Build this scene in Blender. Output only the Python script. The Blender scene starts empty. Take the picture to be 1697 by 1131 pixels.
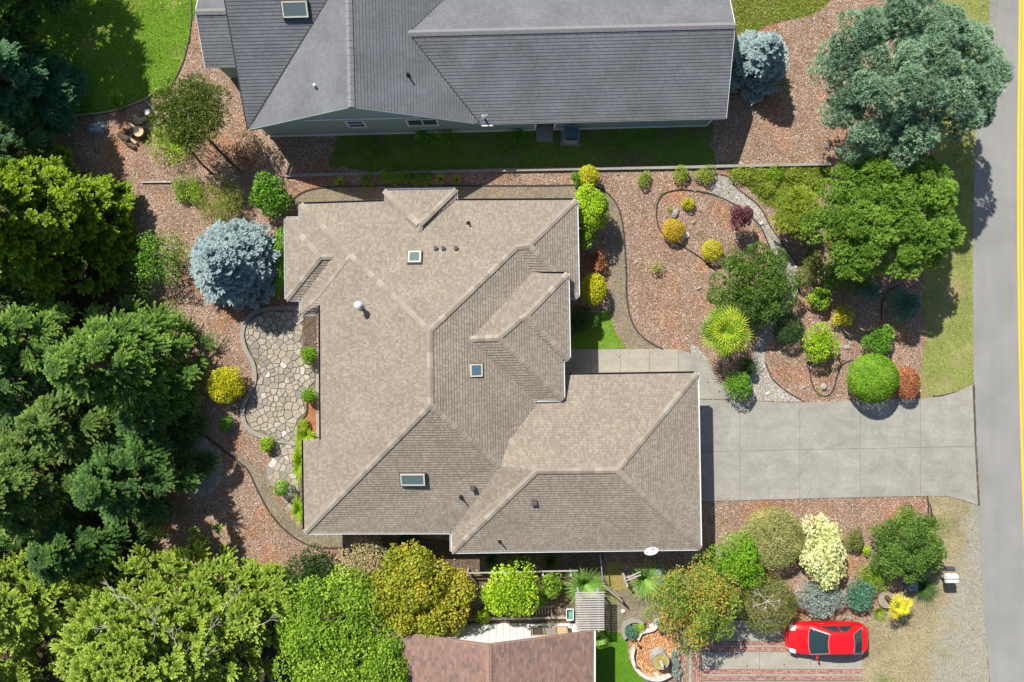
import bpy, bmesh, math, random
import numpy as np
from mathutils import Vector, Matrix
from mathutils.geometry import tessellate_polygon

# ------------------------------------------------------------------ camera, sky, sun, exposure
sc = bpy.context.scene
COL = sc.collection
H = 40.0            # camera height, metres
S = 0.0347          # metres on the ground per photograph pixel
CX, CY = 848.5, 565.5
cam_d = bpy.data.cameras.new("camera"); cam = bpy.data.objects.new("camera", cam_d); COL.objects.link(cam)
cam.location = (0, 0, H); cam.rotation_euler = (0, 0, 0)
cam_d.sensor_width = 36; cam_d.lens = 36 * H / (1697 * S); cam_d.clip_end = 2000
sc.camera = cam
SH = Vector((0.56, -0.80, -1.0)).normalized()     # way the sunlight travels
world = bpy.data.worlds.new("World"); sc.world = world; world.use_nodes = True
wn = world.node_tree; bg = wn.nodes["Background"]
sky = wn.nodes.new("ShaderNodeTexSky"); sky.sky_type = 'NISHITA'; sky.sun_disc = False
sky.sun_elevation = math.asin(-SH.z); sky.sun_rotation = math.atan2(-SH.x, -SH.y)
wn.links.new(sky.outputs[0], bg.inputs[0]); bg.inputs[1].default_value = 0.072
sun_d = bpy.data.lights.new("sun", 'SUN'); sun = bpy.data.objects.new("sun", sun_d); COL.objects.link(sun)
sun_d.energy = 4.6; sun_d.angle = math.radians(0.55); sun_d.color = (1.0, 0.955, 0.875)
sun.rotation_euler = SH.to_track_quat('-Z', 'Y').to_euler(); sun.location = (-20, 30, 40)
sc.view_settings.view_transform = 'Standard'; sc.view_settings.look = 'None'
sc.view_settings.exposure = 0.53; sc.view_settings.gamma = 1.0; sc.view_settings.use_curve_mapping = False
sc.render.engine = 'CYCLES'
sc.cycles.max_bounces = 6; sc.cycles.transparent_max_bounces = 8

rng = np.random.default_rng(7); random.seed(7)

def P(px, py, z=0.0):
    k = S * (H - z) / H
    return Vector(((px - CX) * k, -(py - CY) * k, z))

# ------------------------------------------------------------------ object helpers
def tag(o, label=None, cat=None, group=None, kind=None, category=None):
    cat = cat or category
    if label: o['label'] = label
    if cat: o['category'] = cat
    if group: o['group'] = group
    if kind: o['kind'] = kind
    return o
def empty(name, loc=(0, 0, 0), rz=0.0, **k):
    o = bpy.data.objects.new(name, None); COL.objects.link(o); o.empty_display_size = .2
    o.location = loc; o.rotation_euler = (0, 0, rz)
    return tag(o, **k)
def link(name, me, parent=None, loc=None):
    o = bpy.data.objects.new(name, me); COL.objects.link(o)
    if parent: o.parent = parent
    if loc is not None: o.location = loc
    return o

class MB:
    def __init__(s): s.v = []; s.f = []; s.uv = []
    def add(s, vs, fs):
        n = len(s.v); s.v += [tuple(v) for v in vs]; s.f += [tuple(i + n for i in f) for f in fs]; return s
    def box(s, c, d, rz=0.0, M=None):
        x, y, z = d[0] / 2, d[1] / 2, d[2] / 2
        vs = [Vector((a, b, e)) for e in (-z, z) for a, b in ((-x, -y), (x, -y), (x, y), (-x, y))]
        R = Matrix.Rotation(rz, 3, 'Z') if M is None else M
        vs = [R @ v + Vector(c) for v in vs]
        return s.add(vs, [(3, 2, 1, 0), (4, 5, 6, 7), (0, 1, 5, 4), (1, 2, 6, 5), (2, 3, 7, 6), (3, 0, 4, 7)])
    def bar(s, a, b, w, h):
        a, b = Vector(a), Vector(b); d = b - a; L = d.length; d.normalize()
        up = Vector((0, 0, 1)) if abs(d.z) < .95 else Vector((1, 0, 0))
        sd = up.cross(d).normalized(); u = d.cross(sd)
        M = Matrix((d, sd, u)).transposed()
        return s.box((a + b) / 2, (L, w, h), M=M)
    def tube(s, pts, rad, n=7, cap=True):
        pts = [Vector(p) for p in pts]; base = len(s.v); m = len(pts)
        for i, p in enumerate(pts):
            d = (pts[min(i + 1, m - 1)] - pts[max(i - 1, 0)]).normalized()
            up = Vector((0, 0, 1)) if abs(d.z) < .9 else Vector((1, 0, 0))
            a = d.cross(up).normalized(); b = d.cross(a)
            r = rad[i] if hasattr(rad, '__len__') else rad
            for k in range(n):
                t = 2 * math.pi * k / n
                s.v.append(tuple(p + a * (r * math.cos(t)) + b * (r * math.sin(t))))
        for i in range(m - 1):
            for k in range(n):
                k2 = (k + 1) % n
                s.f.append((base + i * n + k, base + i * n + k2, base + (i + 1) * n + k2, base + (i + 1) * n + k))
        if cap:
            s.f.append(tuple(base + k for k in range(n))[::-1]); s.f.append(tuple(base + (m - 1) * n + k for k in range(n)))
        return s
    def lathe(s, c, prof, n=20, sx=1.0, sy=1.0):
        base = len(s.v); c = Vector(c)
        for r, z in prof:
            for k in range(n):
                t = 2 * math.pi * k / n; s.v.append((c.x + r * sx * math.cos(t), c.y + r * sy * math.sin(t), c.z + z))
        for i in range(len(prof) - 1):
            for k in range(n):
                k2 = (k + 1) % n; s.f.append((base + i * n + k, base + i * n + k2, base + (i + 1) * n + k2, base + (i + 1) * n + k))
        s.f.append(tuple(base + k for k in range(n))[::-1]); s.f.append(tuple(base + (len(prof) - 1) * n + k for k in range(n)))
        return s
    def prism(s, pts, z0, z1):
        n = len(pts); vs = [(p[0], p[1], z0) for p in pts] + [(p[0], p[1], z1) for p in pts]
        area = sum(pts[i][0] * pts[(i + 1) % n][1] - pts[(i + 1) % n][0] * pts[i][1] for i in range(n))
        fs = []
        for i in range(n):
            j = (i + 1) % n; fs.append((i, j, n + j, n + i) if area > 0 else (j, i, n + i, n + j))
        top = tuple(range(n, 2 * n)); bot = tuple(range(n))
        fs += [top, bot[::-1]] if area > 0 else [top[::-1], bot]
        return s.add(vs, fs)
    def mesh(s, name, m, smooth=False):
        me = bpy.data.meshes.new(name); me.from_pydata(s.v, [], s.f)
        if m: me.materials.append(m)
        me.update()
        if smooth: me.polygons.foreach_set('use_smooth', [True] * len(me.polygons))
        return me
    def build(s, name, m, parent=None, smooth=False, **k):
        return tag(link(name, s.mesh(name, m, smooth), parent), **k)

def np_mesh(name, verts, nper, mat, tint=None):
    """verts (N, nper, 3): N separate faces"""
    N = verts.shape[0]
    me = bpy.data.meshes.new(name); me.vertices.add(N * nper); me.vertices.foreach_set('co', verts.astype(np.float32).ravel())
    me.loops.add(N * nper); me.loops.foreach_set('vertex_index', np.arange(N * nper, dtype=np.int32))
    me.polygons.add(N); me.polygons.foreach_set('loop_start', np.arange(0, N * nper, nper, dtype=np.int32))
    if tint is not None:
        a = me.attributes.new('tint', 'FLOAT', 'FACE'); a.data.foreach_set('value', tint.astype(np.float32))
    me.materials.append(mat); me.update(calc_edges=True); return me

# ------------------------------------------------------------------ materials
def new_mat(name):
    m = bpy.data.materials.new(name); m.use_nodes = True; nt = m.node_tree
    return m, nt, nt.nodes["Principled BSDF"]
def ramp(nt, stops, src, interp='LINEAR'):
    r = nt.nodes.new("ShaderNodeValToRGB"); cr = r.color_ramp; cr.interpolation = interp
    while len(cr.elements) < len(stops): cr.elements.new(.5)
    for e, (p, c) in zip(cr.elements, stops): e.position = p; e.color = (*c, 1)
    nt.links.new(src, r.inputs[0]); return r.outputs[0]
def coords(nt, sc_=1.0, kind='Object', rot=0):
    tc = nt.nodes.new("ShaderNodeTexCoord")
    if kind == 'Geo':
        g = nt.nodes.new("ShaderNodeNewGeometry"); src = g.outputs['Position']
    else: src = tc.outputs[kind]
    mp = nt.nodes.new("ShaderNodeMapping"); mp.inputs['Scale'].default_value = (sc_, sc_, sc_) if not hasattr(sc_, '__len__') else sc_
    mp.inputs['Rotation'].default_value = (0, 0, rot)
    nt.links.new(src, mp.inputs[0]); return mp.outputs[0]
def noise(nt, scale, detail=4, rough=.6, vec=None, dist=0.0):
    n = nt.nodes.new("ShaderNodeTexNoise"); n.inputs['Scale'].default_value = scale; n.inputs['Detail'].default_value = detail
    n.inputs['Roughness'].default_value = rough; n.inputs['Distortion'].default_value = dist
    if vec is None: vec = coords(nt, 1, 'Geo')
    nt.links.new(vec, n.inputs['Vector']); return n.outputs['Fac']
def voro(nt, scale, vec=None, out='Color'):
    n = nt.nodes.new("ShaderNodeTexVoronoi"); n.inputs['Scale'].default_value = scale
    if vec is None: vec = coords(nt, 1, 'Geo')
    nt.links.new(vec, n.inputs['Vector']); return n.outputs[out]
def mix(nt, a, b, f, mode='MIX'):
    n = nt.nodes.new("ShaderNodeMix"); n.data_type = 'RGBA'; n.blend_type = mode
    for s, i in ((f, 0), (a, 6), (b, 7)):
        if isinstance(s, (int, float)): n.inputs[i].default_value = s
        elif isinstance(s, tuple): n.inputs[i].default_value = (*s, 1)
        else: nt.links.new(s, n.inputs[i])
    return n.outputs[2]
def mth(nt, op, a, b=0.0, c=None):
    n = nt.nodes.new("ShaderNodeMath"); n.operation = op
    for i, s in enumerate((a, b) if c is None else (a, b, c)):
        if isinstance(s, (int, float)): n.inputs[i].default_value = s
        else: nt.links.new(s, n.inputs[i])
    return n.outputs[0]
def bump(nt, bsdf, h, strength=.4, dist=.02):
    b = nt.nodes.new("ShaderNodeBump"); b.inputs['Strength'].default_value = strength; b.inputs['Distance'].default_value = dist
    nt.links.new(h, b.inputs['Height']); nt.links.new(b.outputs[0], bsdf.inputs['Normal'])
def noisevec(nt):
    g = nt.nodes.new("ShaderNodeNewGeometry"); n = nt.nodes.new("ShaderNodeTexNoise"); n.inputs['Scale'].default_value = 1.3; n.inputs['Detail'].default_value = 5
    nt.links.new(g.outputs['Position'], n.inputs['Vector']); v = nt.nodes.new("ShaderNodeVectorMath"); v.operation = 'MULTIPLY_ADD'
    nt.links.new(n.outputs['Color'], v.inputs[0]); v.inputs[1].default_value = (.9, .9, .9); nt.links.new(g.outputs['Position'], v.inputs[2]); return v.outputs[0]
def plain(name, col, rough=.6, var=.12, scale=6, metal=0.0, spec=.3):
    m, nt, b = new_mat(name)
    c = tuple(col); n = noise(nt, scale, 5)
    cc = ramp(nt, [(.3, tuple(x * (1 - var) for x in c)), (.7, tuple(min(1, x * (1 + var)) for x in c))], n)
    nt.links.new(cc, b.inputs['Base Color']); b.inputs['Roughness'].default_value = rough
    b.inputs['Metallic'].default_value = metal; b.inputs['Specular IOR Level'].default_value = spec
    return m
def leafmat(name, stops, trans=.3, rough=.55):
    m, nt, b = new_mat(name); stops = [(p, tuple(min(.86, x * 1.5) for x in c)) for p, c in stops]
    a = nt.nodes.new("ShaderNodeAttribute"); a.attribute_name = 'tint'
    big = noise(nt, 1.1, 3)
    t = mth(nt, 'ADD', a.outputs['Fac'], mth(nt, 'MULTIPLY', mth(nt, 'SUBTRACT', big, .5), .5))
    c = ramp(nt, stops, t)
    nt.links.new(c, b.inputs['Base Color']); b.inputs['Roughness'].default_value = rough; b.inputs['Specular IOR Level'].default_value = .25
    tr = nt.nodes.new("ShaderNodeBsdfTranslucent"); nt.links.new(c, tr.inputs[0])
    ms = nt.nodes.new("ShaderNodeMixShader"); ms.inputs[0].default_value = trans
    nt.links.new(b.outputs[0], ms.inputs[1]); nt.links.new(tr.outputs[0], ms.inputs[2])
    nt.links.new(ms.outputs[0], nt.nodes["Material Output"].inputs[0]); return m

def mat_shingle(name, cols, tab=.17, course=.134, stain=.12, joint=.0, band=.9):
    m, nt, b = new_mat(name)
    uv = nt.nodes.new("ShaderNodeTexCoord").outputs['UV']
    sp = nt.nodes.new("ShaderNodeSeparateXYZ"); nt.links.new(uv, sp.inputs[0])
    row = mth(nt, 'FLOOR', mth(nt, 'DIVIDE', sp.outputs[1], course))
    wn1 = nt.nodes.new("ShaderNodeTexWhiteNoise"); wn1.noise_dimensions = '1D'; nt.links.new(row, wn1.inputs['W'])
    uu = mth(nt, 'ADD', mth(nt, 'DIVIDE', sp.outputs[0], tab), mth(nt, 'MULTIPLY', wn1.outputs['Value'], 7.3))
    colm = mth(nt, 'FLOOR', uu)
    cb = nt.nodes.new("ShaderNodeCombineXYZ"); nt.links.new(colm, cb.inputs[0]); nt.links.new(row, cb.inputs[1])
    wn2 = nt.nodes.new("ShaderNodeTexWhiteNoise"); wn2.noise_dimensions = '2D'; nt.links.new(cb.outputs[0], wn2.inputs['Vector'])
    c = ramp(nt, cols, wn2.outputs['Value'])
    g = noise(nt, 55, 2)
    c = mix(nt, c, ramp(nt, [(.3, (.74, .74, .74)), (.7, (1.22, 1.22, 1.22))], g), .6, 'MULTIPLY')
    big = noise(nt, .55, 5, .65)
    c = mix(nt, c, ramp(nt, [(.32, (1 - stain * 1.6,) * 3), (.68, (1 + stain,) * 3)], big), 1.0, 'MULTIPLY')
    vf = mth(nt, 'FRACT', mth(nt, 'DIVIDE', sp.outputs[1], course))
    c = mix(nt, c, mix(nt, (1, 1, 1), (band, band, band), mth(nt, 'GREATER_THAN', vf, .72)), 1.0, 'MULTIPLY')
    if joint > 0:
        fr = mth(nt, 'FRACT', uu)
        e = mth(nt, 'LESS_THAN', fr, joint)
        c = mix(nt, c, (cols[0][1][0] * .45, cols[0][1][1] * .45, cols[0][1][2] * .45), mth(nt, 'MULTIPLY', e, .6))
    nt.links.new(c, b.inputs['Base Color']); b.inputs['Roughness'].default_value = .9; b.inputs['Specular IOR Level'].default_value = .2
    bump(nt, b, g, .5, .01); return m

def mat_ground(name, stops, speck=None, sp_amt=.3, sc1=14, sc2=.7, patch=None, patch_sc=.35, patch_lo=.52, rough=.95, vs=34):
    m, nt, b = new_mat(name)
    v = voro(nt, vs); s = nt.nodes.new("ShaderNodeSeparateColor"); nt.links.new(v, s.inputs[0])
    n1 = noise(nt, sc1, 5, .7)
    f = mth(nt, 'ADD', mth(nt, 'MULTIPLY', s.outputs[0], .5), mth(nt, 'MULTIPLY', n1, .5))
    c = ramp(nt, stops, f)
    if patch: c = mix(nt, c, patch, ramp(nt, [(patch_lo, (0, 0, 0)), (patch_lo + .16, (1, 1, 1))], noise(nt, patch_sc, 5, .6)))
    if speck: c = mix(nt, c, speck, ramp(nt, [(1 - sp_amt, (0, 0, 0)), (1 - sp_amt + .03, (1, 1, 1))], s.outputs[1]))
    c = mix(nt, c, ramp(nt, [(.3, (.76, .75, .74)), (.7, (1.2, 1.2, 1.2))], noise(nt, sc2, 7, .7)), 1.0, 'MULTIPLY')
    nt.links.new(c, b.inputs['Base Color']); b.inputs['Roughness'].default_value = rough; b.inputs['Specular IOR Level'].default_value = .15
    bump(nt, b, f, .6, .03); return m

M = {}
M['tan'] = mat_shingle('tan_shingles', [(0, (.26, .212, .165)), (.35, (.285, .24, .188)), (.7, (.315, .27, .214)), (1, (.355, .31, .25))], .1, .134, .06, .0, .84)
def capmat(name, *cs):
    m, nt, b = new_mat(name); oi = nt.nodes.new("ShaderNodeObjectInfo"); c = ramp(nt, [(i / (len(cs) - 1), c) for i, c in enumerate(cs)], oi.outputs['Random'])
    c = mix(nt, c, ramp(nt, [(.3, (.85, .85, .85)), (.7, (1.12, 1.12, 1.12))], noise(nt, 50, 2)), 1.0, 'MULTIPLY'); nt.links.new(c, b.inputs['Base Color']); b.inputs['Roughness'].default_value = .9; return m
M['tancap'] = M['tancap2'] = capmat('tan_ridge_shingle', (.265, .22, .17), (.295, .25, .197), (.325, .28, .222), (.385, .338, .272))
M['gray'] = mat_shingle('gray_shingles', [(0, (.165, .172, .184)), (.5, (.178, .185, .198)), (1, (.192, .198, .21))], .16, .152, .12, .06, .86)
M['graycap'] = plain('gray_ridge_shingle', (.22, .215, .22), .9, .15, 9)
M['brown'] = mat_shingle('brown_shingles', [(0, (.19, .14, .125)), (.3, (.25, .16, .13)), (.75, (.29, .18, .14)), (1, (.33, .215, .17))], .26, .134, .06)
M['browncap'] = plain('brown_ridge_shingle', (.30, .19, .145), .9, .2, 9)
M['white'] = plain('white_paint', (.78, .78, .77), .45, .04, 3)
M['whitewall'] = plain('white_siding', (.80, .80, .79), .6, .03, 2)
M['soffit'] = plain('soffit_paint', (.5, .48, .44), .7)
M['stucco'] = plain('beige_siding', (.42, .37, .30), .8, .08, 4)
M['gutterdark'] = plain('brown_gutter_paint', (.12, .105, .11), .5, .1)
M['siding'] = plain('sage_green_siding', (.27, .36, .34), .7, .05, 2)
M['glass'], _nt, _b = new_mat('window_glass'); _b.inputs['Base Color'].default_value = (.045, .075, .08, 1); _b.inputs['Roughness'].default_value = .06; _b.inputs['Specular IOR Level'].default_value = .8
M['skyglass'], _nt, _b = new_mat('skylight_glass'); _b.inputs['Base Color'].default_value = (.12, .17, .17, 1); _b.inputs['Roughness'].default_value = .12; _b.inputs['Specular IOR Level'].default_value = 1.0
M['blueglass'], _nt, _b = new_mat('blue_skylight_glass'); _b.inputs['Base Color'].default_value = (.09, .17, .24, 1); _b.inputs['Roughness'].default_value = .12; _b.inputs['Specular IOR Level'].default_value = 1.0
M['frame'] = plain('bronze_frame', (.11, .09, .085), .5)
M['cream'] = plain('cream_frame', (.62, .6, .5), .5, .05)
M['galv'] = plain('galvanised_metal', (.55, .57, .6), .35, .08, 8, .6, .5)
M['black'] = plain('black_plastic', (.025, .025, .028), .5, .2)
M['wood'] = plain('weathered_wood', (.38, .32, .26), .85, .25, 14)
M['paleslat'] = plain('whitewashed_wood', (.46, .43, .41), .8, .15, 12)
M['bark'] = plain('bark', (.12, .085, .06), .95, .4, 9)
M['palebark'] = plain('pale_bark', (.42, .38, .32), .9, .25, 9)
M['whitebark'] = plain('silver_bark', (.6, .57, .52), .85, .2, 9)
M['rock'] = plain('grey_rock', (.33, .31, .28), .9, .3, 10)
M['palerock'] = plain('pale_rock', (.58, .55, .5), .9, .2, 10)
M['edging'] = plain('bed_edging', (.045, .042, .04), .7, .2)
M['curbstone'] = plain('grey_curb_concrete', (.30, .28, .25), .9, .18, 7)
M['mulch'] = mat_ground('bark_mulch', [(.22, (.15, .085, .055)), (.5, (.28, .178, .122)), (.8, (.39, .275, .205))], (.66, .57, .5), .13, 16, .6, (.33, .15, .07), .38, .50, vs=30)
M['dirt'] = mat_ground('forest_floor', [(.25, (.035, .026, .018)), (.5, (.07, .05, .034)), (.8, (.12, .09, .06))], (.2, .15, .1), .06)
M['chipsor'] = mat_ground('orange_wood_chips', [(.25, (.26, .11, .045)), (.5, (.46, .22, .09)), (.8, (.68, .40, .2))], (.8, .55, .33), .15, vs=20)
M['aggregate'] = mat_ground('exposed_aggregate', [(.25, (.14, .115, .085)), (.5, (.225, .19, .14)), (.8, (.33, .28, .21))], (.42, .34, .2), .1, 20, .8, (.2, .15, .08), .8, .55, vs=30)
M['gravel'] = mat_ground('pale_gravel', [(.25, (.20, .18, .15)), (.5, (.36, .33, .28)), (.8, (.5, .47, .41))], (.62, .6, .55), .15, vs=24)
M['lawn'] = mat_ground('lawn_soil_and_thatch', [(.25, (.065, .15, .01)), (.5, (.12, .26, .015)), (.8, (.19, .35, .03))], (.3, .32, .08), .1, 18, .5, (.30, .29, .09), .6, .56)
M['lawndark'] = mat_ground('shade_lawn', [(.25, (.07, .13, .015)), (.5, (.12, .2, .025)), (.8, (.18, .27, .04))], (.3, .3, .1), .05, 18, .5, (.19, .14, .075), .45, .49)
M['turf'] = mat_ground('bright_turf', [(.25, (.07, .17, .012)), (.5, (.10, .24, .018)), (.8, (.14, .30, .03))], None, .1, 20, .4)
M['verge'] = mat_ground('dry_verge_grass', [(.25, (.22, .18, .09)), (.5, (.34, .28, .16)), (.8, (.46, .39, .26))], (.5, .45, .33), .1, 18, .6, (.13, .19, .04), .35, .50)
def mat_verge():
    m = mat_ground('dry_verge', [(.25, (.20, .165, .085)), (.5, (.31, .26, .155)), (.8, (.42, .36, .25))], (.5, .45, .33), .1, 18, .6, (.13, .18, .04), .35, .56)
    nt = m.node_tree; b = nt.nodes["Principled BSDF"]; src = b.inputs['Base Color'].links[0].from_socket
    g = nt.nodes.new("ShaderNodeNewGeometry"); sp = nt.nodes.new("ShaderNodeSeparateXYZ"); nt.links.new(g.outputs['Position'], sp.inputs[0])
    t = mth(nt, 'SUBTRACT', sp.outputs[0], mth(nt, 'ADD', 28.0, mth(nt, 'MULTIPLY', sp.outputs[1], .19)))
    t = mth(nt, 'ADD', t, mth(nt, 'MULTIPLY', mth(nt, 'SUBTRACT', noise(nt, .8, 6, .7), .5), 5.0))
    v = voro(nt, 30); s2 = nt.nodes.new("ShaderNodeSeparateColor"); nt.links.new(v, s2.inputs[0])
    gr = ramp(nt, [(.1, (.22, .21, .18)), (.6, (.33, .315, .27)), (.95, (.44, .42, .37))], s2.outputs[0])
    f = ramp(nt, [(.35, (0, 0, 0)), (.65, (1, 1, 1))], mth(nt, 'ADD', mth(nt, 'MULTIPLY', t, .4), .5))
    nt.links.new(mix(nt, src, gr, f), b.inputs['Base Color']); return m
M['verge'] = mat_verge()
M['greenverge'] = mat_ground('green_verge_grass', [(.25, (.14, .19, .03)), (.5, (.22, .27, .06)), (.8, (.36, .34, .13))], (.42, .38, .2), .1, 18, .6, (.34, .29, .14), .5, .5)
M['shoulder'] = mat_ground('gravel_shoulder', [(.25, (.22, .205, .17)), (.5, (.31, .295, .25)), (.8, (.41, .39, .34))], (.5, .48, .42), .1, 18, .5, (.33, .27, .17), .5, .56)
M['soil'] = mat_ground('dark_soil', [(.25, (.06, .045, .03)), (.5, (.12, .09, .065)), (.8, (.2, .15, .11))], (.3, .24, .18), .08)
M['cobble'] = mat_ground('mossy_pavers', [(.25, (.14, .12, .08)), (.5, (.24, .20, .15)), (.8, (.34, .29, .22))], None, .1, 14, 1.2, (.26, .27, .08), .9, .52)
def mat_concrete(name, base, stain):
    m, nt, b = new_mat(name)
    n1 = noise(nt, .9, 8, .7, None, .6); n2 = noise(nt, 9, 5, .7); n3 = noise(nt, 60, 2)
    oi = nt.nodes.new("ShaderNodeObjectInfo")
    c = ramp(nt, [(.3, tuple(x * (1 - stain) for x in base)), (.52, base), (.72, tuple(x * (1 + stain) for x in base))], n1)
    c = mix(nt, c, ramp(nt, [(.3, (.88, .88, .87)), (.7, (1.1, 1.1, 1.1))], n2), 1.0, 'MULTIPLY')
    n4 = noise(nt, 1.0, 6, .7, coords(nt, (.12, 1.6, 1), 'Geo')); c = mix(nt, c, ramp(nt, [(.35, (.93, .925, .91)), (.6, (1.03, 1.03, 1.03))], n4), 1.0, 'MULTIPLY')
    n5 = noise(nt, .7, 3, .5); c = mix(nt, c, (base[0] * .62, base[1] * .6, base[2] * .56), ramp(nt, [(.66, (0, 0, 0)), (.8, (.6, .6, .6))], n5))
    ck = nt.nodes.new("ShaderNodeTexVoronoi"); ck.feature = 'DISTANCE_TO_EDGE'; ck.inputs['Scale'].default_value = .22; nt.links.new(noisevec(nt), ck.inputs['Vector'])
    c = mix(nt, c, (.14, .13, .11), ramp(nt, [(0, (.3, .3, .3)), (.003, (0, 0, 0))], ck.outputs['Distance']))
    c = mix(nt, c, ramp(nt, [(.35, (.9, .9, .9)), (.65, (1.1, 1.1, 1.1))], n3), 1.0, 'MULTIPLY')
    c = mix(nt, c, ramp(nt, [(0, (.97, .965, .955)), (1, (1.03, 1.03, 1.03))], oi.outputs['Random']), 1.0, 'MULTIPLY')
    nt.links.new(c, b.inputs['Base Color']); b.inputs['Roughness'].default_value = .85; b.inputs['Specular IOR Level'].default_value = .25
    bump(nt, b, n3, .3, .005); return m
M['concrete'] = mat_concrete('driveway_concrete', (.32, .308, .275), .18)
M['walkconc'] = mat_concrete('walk_concrete', (.36, .335, .285), .12)
M['drivetwo'] = mat_concrete('neighbour_concrete', (.36, .34, .29), .14)
def mat_asphalt():
    m, nt, b = new_mat('worn_asphalt')
    n1 = noise(nt, 70, 2, .8); n2 = noise(nt, 1.0, 5, .6, coords(nt, (1.2, .06, 1), 'Geo')); n3 = noise(nt, .4, 6, .6)
    c = ramp(nt, [(.3, (.215, .21, .198)), (.7, (.33, .323, .303))], n1)
    c = mix(nt, c, ramp(nt, [(.35, (.95, .95, .95)), (.65, (1.05, 1.05, 1.05))], n2), 1.0, 'MULTIPLY')
    c = mix(nt, c, ramp(nt, [(.35, (.92, .92, .92)), (.65, (1.07, 1.07, 1.07))], n3), 1.0, 'MULTIPLY')
    nt.links.new(c, b.inputs['Base Color']); b.inputs['Roughness'].default_value = .9; b.inputs['Specular IOR Level'].default_value = .2
    bump(nt, b, n1, .5, .01); return m
M['asphalt'] = mat_asphalt()
M['yellow'] = plain('yellow_road_paint', (.72, .50, .045), .7, .12, 14)
def mat_stone():
    m, nt, b = new_mat('flagstone')
    oi = nt.nodes.new("ShaderNodeObjectInfo")
    c = ramp(nt, [(0, (.25, .23, .20)), (.3, (.32, .29, .24)), (.5, (.40, .34, .26)), (.75, (.38, .335, .265)), (.93, (.45, .405, .33)), (1, (.6, .58, .54))], oi.outputs['Random'])
    n = noise(nt, 7, 6, .7); c = mix(nt, c, ramp(nt, [(.3, (.78, .78, .79)), (.7, (1.15, 1.14, 1.12))], n), 1.0, 'MULTIPLY')
    nt.links.new(c, b.inputs['Base Color']); b.inputs['Roughness'].default_value = .85; bump(nt, b, n, .4, .02); return m
M['stone'] = mat_stone()
M['grout'] = plain('sandy_joint', (.19, .17, .11), .95, .4, 12)
def mat_brick():
    m, nt, b = new_mat('red_brick_paving')
    br = nt.nodes.new("ShaderNodeTexNoise"); v = voro(nt, 9)
    s = nt.nodes.new("ShaderNodeSeparateColor"); nt.links.new(v, s.inputs[0])
    c = ramp(nt, [(.1, (.28, .13, .10)), (.5, (.40, .2, .155)), (.9, (.5, .29, .24))], s.outputs[0])
    nt.links.new(c, b.inputs['Base Color']); b.inputs['Roughness'].default_value = .85; return m
M['brick'] = mat_brick()
M['red'], _nt, _b = new_mat('red_car_paint'); _b.inputs['Base Color'].default_value = (.72, .008, .012, 1); _b.inputs['Roughness'].default_value = .35; _b.inputs['Coat Weight'].default_value = .6; _b.inputs['Coat Roughness'].default_value = .08
M['carglass'], _nt, _b = new_mat('car_glass'); _b.inputs['Base Color'].default_value = (.02, .045, .05, 1); _b.inputs['Roughness'].default_value = .05; _b.inputs['Specular IOR Level'].default_value = .9
M['rubber'] = plain('tyre_rubber', (.02, .02, .02), .85)
M['lamp'], _nt, _b = new_mat('headlamp_lens'); _b.inputs['Base Color'].default_value = (.8, .72, .66, 1); _b.inputs['Roughness'].default_value = .1
M['tail'] = plain('tail_lamp', (.35, .01, .01), .25)
M['tarp'], _nt, _b = new_mat('clear_plastic_tarp'); _b.inputs['Base Color'].default_value = (.30, .38, .42, 1); _b.inputs['Roughness'].default_value = .2
_n = noise(_nt, 5, 5); _nt.links.new(ramp(_nt, [(.35, (.13, .19, .22)), (.6, (.36, .44, .48)), (.75, (.6, .66, .7))], _n), _b.inputs['Base Color'])
M['acmetal'] = plain('grey_appliance_paint', (.30, .33, .35), .5, .06)
M['acgrille'] = plain('fan_grille', (.10, .14, .17), .5, .1)
M['woodend'] = plain('cut_wood', (.66, .5, .30), .8, .2, 12)
M['firewood'] = plain('split_firewood', (.5, .38, .27), .85, .3, 12)
M['globe'], _nt, _b = new_mat('white_globe'); _b.inputs['Base Color'].default_value = (.85, .87, .9, 1); _b.inputs['Roughness'].default_value = .2
M['water'], _nt, _b = new_mat('pond_water'); _b.inputs['Base Color'].default_value = (.10, .2, .19, 1); _b.inputs['Roughness'].default_value = .1
M['pot'] = plain('clay_planter', (.34, .28, .22), .9, .2, 9)
M['green_bin'] = plain('green_plastic', (.16, .38, .30), .5, .15)
M['bluebin'] = plain('blue_grey_plastic', (.16, .22, .27), .5, .1)

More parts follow.
